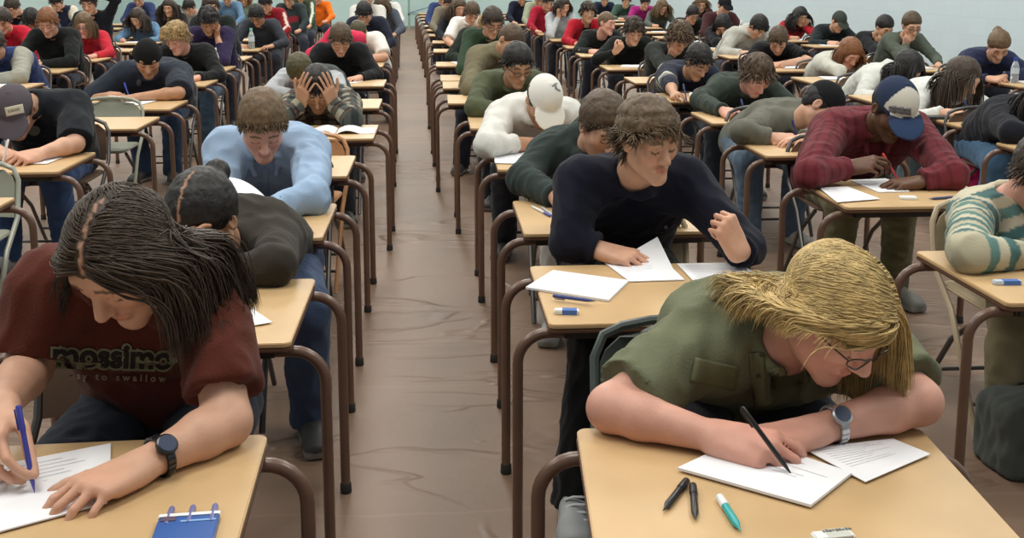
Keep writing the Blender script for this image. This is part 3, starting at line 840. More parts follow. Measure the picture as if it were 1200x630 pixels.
def make_desk():
    root = empty('school_desk', (0, 0, 0))
    m = MB(); m.slab(rrect(DW, DD, .018), DZ - .011, DZ, .002); m.build('desktop', M_TOP, root)
    m = MB(); m.slab(rrect(DW + .002, DD + .002, .019), DZ - .023, DZ - .0112, .003); m.build('edge_band', M_EDGE, root)
    m = MB(); m.box((0, -DD / 2 + .035, DZ - .034), (DW - .10, .018, .022)); m.box((0, DD / 2 - .035, DZ - .034), (DW - .10, .018, .022))
    for sx in (1, -1): m.box((sx * (DW / 2 - .05), 0, DZ - .034), (.018, DD - .06, .022))
    m.build('under_frame', mat('dark_steel', (.035, .025, .02), .5), root)
    for y in (-DD / 2 + .050, DD / 2 - .050):
        m = MB(); m.tube(u_tube(DW / 2 + .072, DZ - .036, .075, .0135, y), .0135, 10)
        u = m.build('leg_frame', M_TUBE, root, True)
        for sx in (1, -1):
            m = MB(); m.lathe([(.0155, 0), (.0165, .004), (.0155, .028), (.0138, .03)], (sx * (DW / 2 + .072), y, 0), 10); m.build('rubber_foot', M_RUB, u, True)
    note(root)
    return root

M_CH = {'grey': mat('chair_steel_grey', sr(150, 152, 138), .35, spec=.5, coat=.2), 'green': mat('chair_steel_green', sr(72, 80, 78), .4, spec=.5),
        'beige': mat('chair_steel_beige', sr(176, 160, 132), .42), 'tan': mat('chair_plastic_tan', sr(186, 134, 90), .3, spec=.5), 'brown': mat('chair_steel_brown', sr(92, 72, 58), .4)}
M_CHF = mat('chair_frame_dark', sr(60, 56, 54), .35, spec=.6)
def make_chair(col='brown'):
    root = empty('folding_chair', (0, 0, 0))      # faces -y
    w = .40; mt = M_CH[col]
    # backrest: a dished panel with rounded upper corners
    n, mrows = 14, 8; vs = []; fs = []
    for side in (0, 1):
        for j in range(mrows + 1):
            v = j / mrows; z = .47 + v * .215
            hw = w / 2 - .012 - (.10 * max(0, (v - .55) / .45) ** 2.4)
            for i in range(n + 1):
                u = -1 + 2 * i / n
                vs.append((u * hw, .185 + .055 * v + .030 * (1 - u * u) - (.0 if side == 0 else .007), z - (.030 * abs(u) ** 3 if v > .9 else 0)))
    st = (n + 1) * (mrows + 1)
    for j in range(mrows):
        for i in range(n):
            a0 = j * (n + 1) + i
            fs += [(a0, a0 + 1, a0 + n + 2, a0 + n + 1), (st + a0, st + a0 + n + 1, st + a0 + n + 2, st + a0 + 1)]
    ring = [j for j in range(n + 1)] + [j * (n + 1) + n for j in range(1, mrows + 1)] + [mrows * (n + 1) + i for i in range(n - 1, -1, -1)] + [j * (n + 1) for j in range(mrows - 1, 0, -1)]
    for a0, b0 in zip(ring, ring[1:] + ring[:1]): fs.append((a0, st + a0, st + b0, b0))
    m = MB(); m.add(vs, fs); m.build('backrest', mt, root, True)
    m = MB(); P = []
    hw = w / 2
    P += [A([-hw, -.16, .01]), A([-hw, .05, .36])]
    P += [A([-hw, .185, .47]), A([-hw + .002, .225, .615])]
    for i in range(1, 8):
        a = math.radians(180 - 180 * i / 8); P.append(A([(hw - .01) * math.cos(a) * (1 - .0), .243, .615 + .078 * math.sin(a) ** .6]))
    P += [A([hw - .002, .225, .615]), A([hw, .185, .47]), A([hw, .05, .36]), A([hw, -.16, .01])]
    m.tube(P, .0105, 8); m.build('front_leg_frame', mt if col != 'brown' else M_CHF, root, True)
    m = MB(); m.slab(rrect(w - .03, .38, .05), .405, .42, .005); m.build('seat', mt, root)
    for sx in (1, -1):
        m = MB(); m.tube([(sx * (hw - .022), -.12, .395), (sx * (hw - .022), .08, .25), (sx * (hw - .022), .26, .01)], .0095, 8); m.build('rear_leg', M_CHF, root, True)
    m = MB(); m.tube([(-hw + .022, .20, .10), (hw - .022, .20, .10)], .007, 6); m.build('crossbar', M_CHF, root, True)
    m = MB(); m.tube([(-hw + .006, -.122, .105), (hw - .006, -.122, .105)], .007, 6); m.build('crossbar', M_CHF, root, True)
    note(root)
    return root

PROTO = {}
USED = set()
def place(kind, maker, loc, rz, label, cat, group=None):
    if kind not in PROTO: PROTO[kind] = maker(); o = PROTO[kind]
    else: o = copy_tree(PROTO[kind])
    o.location = [float(v) for v in loc]; o.rotation_euler = (0, 0, rz)
    for k in ('group',):
        if k in o: del o[k]
    tag(o, label, cat, group)
    return o
DESKS = []
def desk(cx, yfar, label, yaw=0.0, group=None):
    """cx centre, yfar far edge (student side)"""
    a = math.radians(yaw); c = A([cx, yfar, 0]) + A([math.sin(a), -math.cos(a), 0]) * DD / 2
    DESKS.append((c[0], c[1])) 
    return place('desk', make_desk, c, a, label, 'desk', group)
def chair(cx, y, label, col='brown', yaw=0.0, group=None):
    return place('chair_' + col, lambda: make_chair(col), (cx, y, 0), math.radians(yaw), label, 'chair', group)

SHEETS = [0]
def sheet(poly, label, z=DZ, sheets=1, name='exam_paper', lift=None, lines=True, group=None, m=None, cat='paper', curl=0.0):
    """a sheet of paper from its four corners on the desk (far-left, far-right, near-right, near-left)"""
    SHEETS[0] += 1; z += .0012 + .0007 * (SHEETS[0] % 6)
    q = [A([p[0], p[1]]) for p in poly]; n = 10; th = .0012 * sheets; vs = []; fs = []
    for k in (0, 1):
        for j in range(n + 1):
            for i in range(n + 1):
                u, v = i / n, j / n
                p = (q[0] * (1 - u) + q[1] * u) * (1 - v) + (q[3] * (1 - u) + q[2] * u) * v
                dz = curl * (max(0, u - .55) ** 2 * 4) + (lift(u, v) if lift else 0)
                vs.append((p[0], p[1], z + dz + (th if k == 0 else 0)))
    st = (n + 1) ** 2
    for j in range(n):
        for i in range(n):
            a0 = j * (n + 1) + i; fs += [(a0, a0 + n + 1, a0 + n + 2, a0 + 1), (st + a0, st + a0 + 1, st + a0 + n + 2, st + a0 + n + 1)]
    ring = list(range(n + 1)) + [j * (n + 1) + n for j in range(1, n + 1)] + [n * (n + 1) + i for i in range(n - 1, -1, -1)] + [j * (n + 1) for j in range(n - 1, 0, -1)]
    for a0, b0 in zip(ring, ring[1:] + ring[:1]): fs.append((a0, b0, st + b0, st + a0))
    mb = MB(); mb.add(vs, fs); o = mb.build(name, m or M_PAPER, None, True, origin=(q[0][0], q[0][1], z))
    tag(o, label, cat, group)
    if lines:
        rr = random.Random(SHEETS[0]); mb = MB()
        for r in range(rr.randint(7, 12)):
            v = .10 + r * .066
            u0, u1 = .10, rr.uniform(.45, .9)
            P = lambda u, v: (q[0] * (1 - u) + q[1] * u) * (1 - v) + (q[3] * (1 - u) + q[2] * u) * v
            ns = 6; V_ = []
            for i in range(ns + 1):
                u = u0 + (u1 - u0) * i / ns
                for vv in (v, v + .008):
                    p = P(u, vv); V_.append((p[0], p[1], z + th + .0005 + curl * (max(0, u - .55) ** 2 * 4) + (lift(u, vv) if lift else 0)))
            mb.add(V_, [(2 * i, 2 * i + 1, 2 * i + 3, 2 * i + 2) for i in range(ns)])
        mb.build('handwriting', mat('pencil_grey', (.50, .50, .54), .8), o, origin=(q[0][0], q[0][1], z))
    return o
def sheet_px(pts, label, **k):
    return sheet([at(*p)[:2] for p in pts], label, **k)
def sheet_at(x, y, rot, label, w=.205, h=.27, **k):
    a = math.radians(rot); ux = A([math.cos(a), math.sin(a)]); uy = A([-math.sin(a), math.cos(a)]); c = A([x, y])
    return sheet([c - ux * w / 2 + uy * h / 2, c + ux * w / 2 + uy * h / 2, c + ux * w / 2 - uy * h / 2, c - ux * w / 2 - uy * h / 2], label, **k)

def wrap(obj, pts, origin, direction, off=.0012):
    """drop points along a direction onto a mesh object"""
    me = obj.data; loc = A(obj.parent.location if obj.parent else (0, 0, 0)) + A(obj.location)
    V = np.empty(len(me.vertices) * 3, np.float32); me.vertices.foreach_get('co', V); V = V.reshape(-1, 3) + loc
    key = obj.name
    if key not in WB: WB[key] = BVHTree.FromPolygons([tuple(v) for v in V], [tuple(p.vertices) for p in me.polygons])
    b = WB[key]; d = Vector(nz(direction)); out = []
    for p in pts:
        h = b.ray_cast(Vector(A(p, dtype=float) - A(d) * .3), d, .8)
        out.append(A(h[0]) - A(d) * off if h[0] is not None else A(p))
    return out
WB = {}
def patch(obj, c, rt, upv, direc, w, h, name, m, parent, nx=8, ny=8, off=.003, shape=None, org=(0, 0, 0)):
    """a cloth patch laid on a garment"""
    rt, upv = nz(rt), nz(upv); vs = []; fs = []
    for j in range(ny + 1):
        for i in range(nx + 1):
            u, v = i / nx - .5, j / ny - .5
            if shape: u, v = shape(u, v)
            vs.append(A(c) + rt * u * w + upv * v * h)
    vs = wrap(obj, vs, c, direc, off)
    fs = [(j * (nx + 1) + i, j * (nx + 1) + i + 1, (j + 1) * (nx + 1) + i + 1, (j + 1) * (nx + 1) + i) for j in range(ny) for i in range(nx)]
    mb = MB(); mb.add(vs, fs); o = mb.build(name, m, parent, True, origin=org)
    sd = o.modifiers.new('thickness', 'SOLIDIFY'); sd.thickness = .0022; sd.offset = 1
    return o
def text_mesh(s, size, offset=0.0, spacing=1.0):
    cu = bpy.data.curves.new('lettering', 'FONT'); cu.body = s; cu.size = size; cu.align_x = 'CENTER'; cu.offset = offset; cu.space_character = spacing; cu.resolution_u = 4
    o = bpy.data.objects.new('lettering_tmp', cu); C.objects.link(o)
    dg = bpy.context.evaluated_depsgraph_get(); me = bpy.data.meshes.new_from_object(o.evaluated_get(dg))
    bm = bmesh.new(); bm.from_mesh(me)
    bmesh.ops.triangulate(bm, faces=bm.faces[:])
    for _ in range(2):
        es = [e for e in bm.edges if e.calc_length() > size * .18]
        if es: bmesh.ops.subdivide_edges(bm, edges=es, cuts=1)
        bmesh.ops.triangulate(bm, faces=bm.faces[:])
    V = [A(v.co) for v in bm.verts]; bm.verts.index_update(); F = [tuple(v.index for v in f.verts) for f in bm.faces]; bm.free()
    bpy.data.objects.remove(o); bpy.data.curves.remove(cu); bpy.data.meshes.remove(me)
    return V, F
def lettering(obj, s, c, rt, upv, direc, size, m, parent, offset=0.0, off=.0015, spacing=1.0, org=(0, 0, 0), name='lettering', sx=1.0):
    V, F = text_mesh(s, size, offset, spacing); rt, upv = nz(rt), nz(upv)
    pts = wrap(obj, [A(c) + rt * v[0] * sx + upv * v[1] for v in V], c, direc, off)
    mb = MB(); mb.add(pts, F); return mb.build(name, m, parent, origin=org)
# ------------------------------------------------------------------ the hall
def floor_material():
    m, nt, p, N, L = new_mat('floor_tarpaulin')
    tc = N.new('ShaderNodeTexCoord')
    n1 = N.new('ShaderNodeTexNoise'); n1.inputs['Scale'].default_value = 1.3; n1.inputs['Detail'].default_value = 6; n1.inputs['Roughness'].default_value = .6
    L.new(tc.outputs['Object'], n1.inputs['Vector'])
    r = N.new('ShaderNodeValToRGB'); r.color_ramp.elements[0].position = .3; r.color_ramp.elements[1].position = .7
    r.color_ramp.elements[0].color = (*sr(116, 94, 78), 1); r.color_ramp.elements[1].color = (*sr(132, 108, 90), 1)
    L.new(n1.outputs['Fac'], r.inputs['Fac'])
    # cross seams of the laid strips
    sx = N.new('ShaderNodeSeparateXYZ'); L.new(tc.outputs['Object'], sx.inputs['Vector'])
    nw = N.new('ShaderNodeTexNoise'); nw.inputs['Scale'].default_value = 1.7; L.new(tc.outputs['Object'], nw.inputs['Vector'])
    ad = N.new('ShaderNodeMath'); ad.operation = 'MULTIPLY_ADD'; ad.inputs[1].default_value = .10; L.new(nw.outputs['Fac'], ad.inputs[0]); L.new(sx.outputs['Y'], ad.inputs[2])
    fr = N.new('ShaderNodeMath'); fr.operation = 'PINGPONG'; fr.inputs[1].default_value = .46; L.new(ad.outputs[0], fr.inputs[0])
    sm = N.new('ShaderNodeMapRange'); sm.inputs['From Min'].default_value = 0; sm.inputs['From Max'].default_value = .012; sm.inputs['To Min'].default_value = 1; sm.inputs['To Max'].default_value = 0
    L.new(fr.outputs[0], sm.inputs['Value'])
    mx = N.new('ShaderNodeMix'); mx.data_type = 'RGBA'; L.new(sm.outputs['Result'], mx.inputs[0]); L.new(r.outputs['Color'], mx.inputs[6]); mx.inputs[7].default_value = (*sr(142, 118, 100), 1)
    ml = N.new('ShaderNodeMath'); ml.operation = 'MULTIPLY'; ml.inputs[1].default_value = .5; L.new(sm.outputs['Result'], ml.inputs[0]); L.new(ml.outputs[0], mx.inputs[0])
    L.new(mx.outputs[2], p.inputs['Base Color'])
    p.inputs['Roughness'].default_value = .47; p.inputs['Specular IOR Level'].default_value = .45
    # wrinkles of the sheet
    mp = N.new('ShaderNodeMapping'); mp.inputs['Scale'].default_value = (.8, 2.2, 1); mp.inputs['Rotation'].default_value = (0, 0, .25); L.new(tc.outputs['Object'], mp.inputs['Vector'])
    n2 = N.new('ShaderNodeTexNoise'); n2.inputs['Scale'].default_value = 1.15; n2.inputs['Detail'].default_value = 3; n2.inputs['Distortion'].default_value = .9; L.new(mp.outputs['Vector'], n2.inputs['Vector'])
    w = N.new('ShaderNodeMath'); w.operation = 'SUBTRACT'; w.inputs[1].default_value = .5; L.new(n2.outputs['Fac'], w.inputs[0])
    ab = N.new('ShaderNodeMath'); ab.operation = 'ABSOLUTE'; L.new(w.outputs[0], ab.inputs[0])
    mr = N.new('ShaderNodeMapRange'); mr.inputs['From Min'].default_value = 0; mr.inputs['From Max'].default_value = .035; mr.inputs['To Min'].default_value = 1; mr.inputs['To Max'].default_value = 0; mr.interpolation_type = 'SMOOTHSTEP'
    L.new(ab.outputs[0], mr.inputs['Value'])
    n3 = N.new('ShaderNodeTexNoise'); n3.inputs['Scale'].default_value = .8; L.new(tc.outputs['Object'], n3.inputs['Vector'])
    m3 = N.new('ShaderNodeMapRange'); m3.inputs['From Min'].default_value = .42; m3.inputs['From Max'].default_value = .62; L.new(n3.outputs['Fac'], m3.inputs['Value'])
    mm = N.new('ShaderNodeMath'); mm.operation = 'MULTIPLY'; L.new(mr.outputs['Result'], mm.inputs[0]); L.new(m3.outputs['Result'], mm.inputs[1])
    b = N.new('ShaderNodeBump'); b.inputs['Strength'].default_value = .55; b.inputs['Distance'].default_value = .02; L.new(mm.outputs[0], b.inputs['Height'])
    n4 = N.new('ShaderNodeTexNoise'); n4.inputs['Scale'].default_value = 26; n4.inputs['Detail'].default_value = 4; L.new(tc.outputs['Object'], n4.inputs['Vector'])
    b2 = N.new('ShaderNodeBump'); b2.inputs['Strength'].default_value = .16; b2.inputs['Distance'].default_value = .006; L.new(n4.outputs['Fac'], b2.inputs['Height']); L.new(b.outputs['Normal'], b2.inputs['Normal'])
    L.new(b2.outputs['Normal'], p.inputs['Normal'])
    return m

def block_wall(name, col):
    m, nt, p, N, L = new_mat(name)
    tc = N.new('ShaderNodeTexCoord'); br = N.new('ShaderNodeTexBrick')
    br.inputs['Color1'].default_value = (*col, 1); br.inputs['Color2'].default_value = (*[c * .97 for c in col], 1); br.inputs['Mortar'].default_value = (*[c * .93 for c in col], 1)
    br.inputs['Scale'].default_value = 1; br.inputs['Brick Width'].default_value = .40; br.inputs['Row Height'].default_value = .20; br.inputs['Mortar Size'].default_value = .006; br.inputs['Mortar Smooth'].default_value = .5
    L.new(tc.outputs['UV'], br.inputs['Vector']); L.new(br.outputs['Color'], p.inputs['Base Color'])
    b = N.new('ShaderNodeBump'); b.inputs['Strength'].default_value = .10; b.inputs['Distance'].default_value = .004; b.invert = True; L.new(br.outputs['Fac'], b.inputs['Height']); L.new(b.outputs['Normal'], p.inputs['Normal'])
    p.inputs['Roughness'].default_value = .5
    return m

XW, YB, XL, ZC = 6.25, 33.2, -9.5, 6.5
def wall(name, p0, p1, z0, z1, m, th=.2):
    """vertical wall from p0 to p1 (plan), thickness away from the hall, uv in metres"""
    p0, p1 = A(p0, dtype=float), A(p1, dtype=float); L_ = np.linalg.norm(p1 - p0); d = (p1 - p0) / L_; n = A([d[1], -d[0]])
    q = [p0, p1, p1 + n * th, p0 + n * th]
    V = [(*a, z0) for a in q] + [(*a, z1) for a in q]
    F = [(0, 1, 5, 4), (1, 2, 6, 5), (2, 3, 7, 6), (3, 0, 4, 7), (4, 5, 6, 7), (3, 2, 1, 0)]
    me = bpy.data.meshes.new(name); me.from_pydata(V, [], F); uv = me.uv_layers.new(name='UVMap')
    for pz in me.polygons:
        for li, vi in zip(pz.loop_indices, pz.vertices):
            v = V[vi]; uv.data[li].uv = (float((A(v[:2]) - p0) @ d), v[2])
    me.materials.append(m); o = bpy.data.objects.new(name, me); C.objects.link(o); o['kind'] = 'structure'
    return o

def hall():
    m = MB(); m.box((-1.5, 16, -.05), (17, 37, .1)); tag(m.build('floor', floor_material()), kind='structure')
    wall('wall_right', (XW, YB), (XW, -2), 0, ZC, block_wall('painted_block_blue', sr(202, 219, 226)))
    wall('wall_back', (XL, YB), (XW, YB), 0, ZC, block_wall('painted_block_green', sr(184, 210, 208)))
    wall('wall_left', (XL, -2), (XL, YB), 0, ZC, block_wall('painted_block_left', sr(186, 208, 206)))
    m = MB(); m.box(((XL + XW) / 2, YB - .02, .07), (XW - XL - .02, .035, .14)); tag(m.build('baseboard_back', mat('baseboard_orange', sr(196, 150, 104), .5)), kind='structure')
    # padded mats hung on the back wall
    def pad(x0, x1, col, label):
        r = empty('wall_mat', ((x0 + x1) / 2, YB - .035, .35)); tag(r, label, 'wall mat')
        mt = mat('vinyl_' + label.split()[1], col, .45); n = max(1, round((x1 - x0) / .62)); w = (x1 - x0) / n
        for i in range(n):
            b = MB(); b.box((-(x1 - x0) / 2 + w * (i + .5), -.03, .9), (w - .01, .06, 1.8), None, .02); b.build('mat_panel', mt, r)
        return r
    c = aty(393, 8, YB); d = aty(427, 8, YB); pad(c[0], d[0] , sr(22, 66, 150), 'deep blue padded mat on the far wall, left of the aisle')
    c = aty(104, 6, YB); d = aty(172, 6, YB); pad(c[0], d[0], sr(52, 110, 142), 'teal padded mat on the far wall at upper left')
    c = aty(174, 6, YB); d = aty(191, 6, YB); pad(c[0], d[0], sr(36, 60, 130), 'indigo padded mat on the far wall beside the teal one')
    # the metal rack at the end of the aisle
    r = empty('steel_rack', (0, 0, 0)); a0 = aty(479, 20, 31.0); b0 = aty(508, 20, 31.0); r.location = (a0[0], 31.0, 0)
    tag(r, 'pale green steel rack against the far wall at the end of the aisle', 'rack')
    w = b0[0] - a0[0] + .9; mt = mat('rack_green', sr(128, 158, 146), .5)
    for x in (0, w):
        for y in (0, .5): b = MB(); b.box((x, y, .7), (.05, .05, 1.4)); b.build('upright', mt, r)
    for z in (.42, .95, 1.36): b = MB(); b.box((w / 2, .25, z), (w + .05, .55, .05)); b.build('shelf', mt, r)
    b = MB(); b.tube([(0, -.0, .45), (w, 0, .93)], .018, 6); b.build('brace', mat('brace_blue', sr(96, 128, 150), .5), r)

def lights():
    w = bpy.data.worlds.new('hall_air'); bpy.context.scene.world = w; w.use_nodes = True
    bg = w.node_tree.nodes['Background']; bg.inputs['Color'].default_value = (.93, .97, 1, 1); bg.inputs['Strength'].default_value = WORLD
    for j in range(6):
        for i in range(3):
            l = bpy.data.lights.new('ceiling_lamp', 'AREA'); l.shape = 'RECTANGLE'; l.size = 1.6; l.size_y = 2.4; l.energy = LAMP; l.color = (1, .96, .88)
            o = bpy.data.objects.new('ceiling_lamp', l); o.location = (-5.5 + i * 4.6, 1.5 + j * 5.5, 6.2); C.objects.link(o)

def camera():
    cd = bpy.data.cameras.new('camera'); o = bpy.data.objects.new('camera', cd); C.objects.link(o)
    Mx = Matrix([[CR[0], CU[0], -CF[0], CAM[0]], [CR[1], CU[1], -CF[1], CAM[1]], [CR[2], CU[2], -CF[2], CAM[2]], [0, 0, 0, 1]])
    o.matrix_world = Mx
    cd.sensor_fit = 'HORIZONTAL'; cd.sensor_width = 36; cd.lens = FPX / 1200 * 36; cd.shift_y = -(315 - PY) / 1200; cd.clip_start = .05
    bpy.context.scene.camera = o
    sc = bpy.context.scene; sc.view_settings.view_transform = 'Standard'; sc.view_settings.look = 'None'; sc.view_settings.exposure = EXPO; sc.view_settings.gamma = 1
    try: sc.view_settings.use_curve_mapping = False
    except Exception: pass
WORLD, LAMP, EXPO = .25, 165, 0.0
# ------------------------------------------------------------------ foreground people
def PXD(px, py, z=DZ): return at(px, py, z)
def dcx(yf, side, x): return x + (DW / 2 if side == 'L' else -DW / 2)

# --- blond person, nearest desk right of the aisle
d1 = at(677, 507)
desk(d1[0] + DW / 2, d1[1], 'nearest tan desk right of the aisle, where the blond student leans', -4)
chair(aty(800, 400, 2.22)[0], 1.98, 'dark green folding chair behind the blond student', 'green')
hd = aty(978, 366, 1.80)
blond = person(label='person with chin-length blond hair, glasses and olive shirt, bent over the nearest desk', short='blond student', head=hd, yaw=38, pitch=42, roll=-6, yf=d1[1], lod=3,
       hair=('base', 'blond'), thick=.007, lock_block=[((.074, .042, -.030), .066), ((.0, .085, -.05), .058)], gfun=lambda q: np.where(q[:, :1] > -.032, A([[.1, -.72, -.62]]), np.nan * np.ones((1, 3))), tuck_frac=.62, tuck_len=.62, hs=.96, locks=8500, lock_len=.205, comb=lambda q: np.where(q[:, :1] > -.032, A([[1, -.5, -.2]]), A([[-1, .1, -.3]])), grav=.6, stiff=.72, lift=.006, lock_w=.0017, lock_steps=14, jitter=.07, lenvar=.12,
       shirt=sr(104, 108, 84), sleeve='short', slv_len=.80, neckline='open', glasses=True, watch='L', watch_col='steel', dial=-35, skin='pink', trousers=(.05, .05, .06), loose=.02, fold=.007,
       handR=dict(p=at(838, 512, DZ + .032), e=at(716, 478, DZ + .045), pose='write', tilt=30, ),
       handL=dict(p=at(958, 503, DZ + .028), e=at(1076, 470, DZ + .050), pose='rest', tilt=5))
pt_ = at(928, 556, DZ + .006); make_pen(pt_, aty(882, 494, pt_[1] + .035) - pt_, (.012, .012, .014), 'black pen held by the blond student in olive', .135)
# --- navy sweater, second desk right of the aisle
d2 = at(620.6, 311.5)
desk(d2[0] + DW / 2, d2[1], 'tan desk of the navy sweater student, second from the camera right of the aisle', 0)
chair(d2[0] + .36, d2[1] + .22, 'folding chair under the navy sweater student', 'beige')
navy = person(label='person with tousled brown hair in a navy sweater, left fist raised beside his face', short='navy sweater student', head=aty(760, 164, 3.02), yaw=24, pitch=16, roll=-4, yf=d2[1], lod=3,
       hs=.89, hair=('tousled', 'mbrown'), brow=.0066, lash=.0046, lock_region=lambda q: (q[:, 2] > .025) | (q[:, 1] < -.03), thick=.021, base_th=.016, locks=1800, lock_len=.046, comb=lambda q: np.stack([-.55 + q[:, 0] * 3, .8 + q[:, 0] * 0, -.2 + q[:, 0] * 0], 1), grav=.0, stiff=.8, lift=.007, lock_w=.0026, hug=.9, jitter=.3, shirt=sr(20, 22, 36), trousers=(.008, .008, .009), shoes=(.30, .31, .32), sole=(.6, .6, .58), skin='fair', loose=.02,
       handR=dict(p=at(703, 293, DZ + .035), e=aty(668, 282, d2[1] + .07), pose='rest', tilt=15, d=(.9, -.45, -.12), cuff=.86),
       handL=dict(p=aty(866, 296, 2.86), e=at(872, 300, DZ + .05) + A([.03, .10, 0]), pose='fist', d=(-.45, .0, .9), n=(.35, -.9, .1), tilt=0, cuff=.80),
       legR=dict(knee=at(700, 400, .47), ankle=at(672, 578, .07), toe=(-.12, -1, 0)))
# --- mossimo shirt, nearest desk left of the aisle
d3 = at(313, 511)
desk(d3[0] - DW / 2, d3[1], 'nearest tan desk left of the aisle, under the rust-red shirt student', 2)
chair(aty(150, 450, 2.3)[0], 2.12, 'folding chair under the rust-red shirt student', 'brown')
mo = person(label='person with long dark hair in a rust-red printed t-shirt, nearest on the left', short='rust-red shirt student', head=aty(145, 299, 1.88), neck=aty(141, 322, 1.965), width=.90, yaw=-30, pitch=45, roll=5, yf=d3[1], lod=3,
       hair=('base', 'dkbrown'), thick=.007, lock_block=[((.062, .060, -.030), .060), ((-.050, .085, -.035), .062), ((0, .09, -.06), .05)], part=-.004, gfun=lambda q: np.where(q[:, :1] > -.004, A([[.1, -.7, -.65]]), A([[-.1, -.36, -.9]])), tuck_frac=.36, hs=.95, locks=8500, lock_len=.265, comb=lambda q: np.where(q[:, :1] > -.004, A([[1, -.55, -.2]]), A([[-1, -.45, -.3]])), grav=.6, stiff=.72, lift=.006, lock_w=.0017, lock_steps=16, jitter=.06, lenvar=.12,
       shirt=sr(88, 43, 33), sleeve='short', slv_len=.80, neckline='crew', watch='L', watch_col='black', dial=-35, skin='fair', loose=.012, fold=.007,
       handR=dict(p=at(2, 478, DZ + .10), e=at(18, 458, DZ + .10) + A([-.02, .12, .0]), pose='write', tilt=40, d=(.1, -.95, -.3), pen=True, pen_col=(.05, .06, .35), pen_label='blue pen at the left edge, held by the rust-red shirt student'),
       handL=dict(p=at(166, 545, DZ + .030), e=at(266, 494, DZ + .045), pose='rest', tilt=6, splay=1.3))
# ------------------------------------------------------------------ everybody else
COLX = {'a': [(2, .30), (5.8, .31), (7.3, .225), (8.7, .10), (13, .0), (17, -.03), (36, -.6)],
        'b': [(3.5, 1.65), (4.9, 1.70), (6.2, 1.77), (7.5, 1.82), (10.2, 1.83), (17, 1.81), (36, 1.6)],
        'c': [(5.9, 3.24), (7.2, 3.38), (10, 3.44), (13, 3.53), (36, 3.9)],
        'd': [(8, 5.0), (9.6, 5.15), (16, 5.4), (36, 5.6)],
        'l': [(2.1, -.36), (4.5, -.41), (7, -.37), (10, -.46), (14, -.64), (20, -.75), (36, -1.2)],
        'm': [(4.7, -1.83), (7.5, -1.9), (10.3, -2.04), (14.8, -2.32), (18.7, -2.5), (23, -2.8), (36, -3.6)],
        'n': [(9, -3.5), (10, -3.56), (13.3, -3.9), (20, -4.3), (36, -5)],
        'o': [(9, -5.1), (13.3, -5.5), (20, -5.9), (36, -6.6)]}
def deskx(col, y):
    t = COLX[col]; x = float(np.interp(y, [p[0] for p in t], [p[1] for p in t])) * K
    return x + DW / 2 if col in 'abcd' else x - DW / 2

def lod_of(yf): return 3 if yf < 4.3 else 2 if yf < 7.6 else 1 if yf < 14 else 0
PAPER_JIT = random.Random(3)
def student(col, yu, label, short, hx, hy, dY=.05, cc='brown', papers=1, dpx=None, dyaw=0, haschair=True, chx=0.0, **k):
    yf = yu * K; cx = deskx(col, yu)
    if dpx is not None:
        p = at(*dpx); yf = p[1]; cx = p[0] + (DW / 2 if col in 'abcd' else -DW / 2)
    k.setdefault('head', aty(hx, hy, yf + dY)); k.setdefault('lod', lod_of(yf)); k.setdefault('yf', yf); k.setdefault('cx', cx)
    d = desk(cx, yf, 'tan school desk of the ' + short, dyaw)
    r = person(label=label, short=short, **k)
    pv = r['Pv']
    if haschair: chair(pv[0] * .4 + r['Nk'][0] * .6 + chx, pv[1] - .10, 'folding chair under the ' + short, cc)
    pj = PAPER_JIT
    if papers:
        sheet_at(cx + pj.uniform(-.05, .03), yf - .17, pj.uniform(-16, 16), 'exam paper in front of the ' + short, lines=yf < 9)
        if papers > 1: sheet_at(cx + pj.uniform(.10, .16), yf - .20, pj.uniform(-20, 20), 'second exam sheet beside the hand of the ' + short, lines=yf < 9)
    return r, cx, yf

def gcoord(V, info):
    """along-the-garment coordinates: sleeve length or height on the torso"""
    s = (V - info['Pv']) @ info['up'] ; u = (V - info['Pv']) @ info['xr']; on = np.zeros(len(V), bool)
    best = np.full(len(V), .085)
    for sd in 'RL':
        ar = info['arms'][sd]; off = 0
        for a0, b0 in ((ar['S'], ar['E']), (ar['E'], ar['W'])):
            ba = b0 - a0; L = ba @ ba; t = np.clip(((V - a0) @ ba) / L, 0, 1); d = np.linalg.norm(V - a0 - t[:, None] * ba, axis=1)
            m = d < best; lim = (t > .12) if off == 0 else (t >= 0); m &= lim
            best[m] = d[m]; s[m] = .5 - (off + t[m] * math.sqrt(L)); on[m] = True
            n_ = nz(np.cross(ba, A([0, 0, 1.]))); u[m] = ((V - a0) @ n_)[m]; off += math.sqrt(L)
    return s, u, on
def pat_stripes(V, i):
    s, u, on = gcoord(V, i); b = np.floor((s + 2) / .036).astype(int) % 4
    P = A([sr(92, 128, 122), sr(176, 170, 146), sr(72, 106, 106), sr(190, 184, 162)]); return P[b]
def pat_burgundy(V, i):
    s, u, on = gcoord(V, i); c = np.tile(A(sr(108, 44, 52)), (len(V), 1))
    g1 = (np.sin(s * 2 * math.pi / .045) > .55) * .45 + (np.sin(u * 2 * math.pi / .045) > .55) * .45
    return c * (1 - .55 * np.clip(g1, 0, 1))[:, None]
def pat_flannel(V, i):
    s, u, on = gcoord(V, i); a = (np.sin(s * 2 * math.pi / .085) > .1); b = (np.sin(u * 2 * math.pi / .085) > .1)
    P = A([sr(40, 46, 46), sr(76, 78, 74), sr(66, 72, 68), sr(146, 140, 122)]); c = P[a.astype(int) + 2 * b.astype(int)].copy()
    m = np.abs(np.sin(s * math.pi / .085 + .8)) < .10; c[m] = sr(120, 78, 62); return c
def pat_raglan(sl, bodyc):
    def f(V, i):
        s, u, on = gcoord(V, i); m = on | (((V - i['Nk']) @ i['up'] > -.11) & (np.abs(u) > .10)); return np.where(m[:, None], A(sl), A(bodyc))
    return f
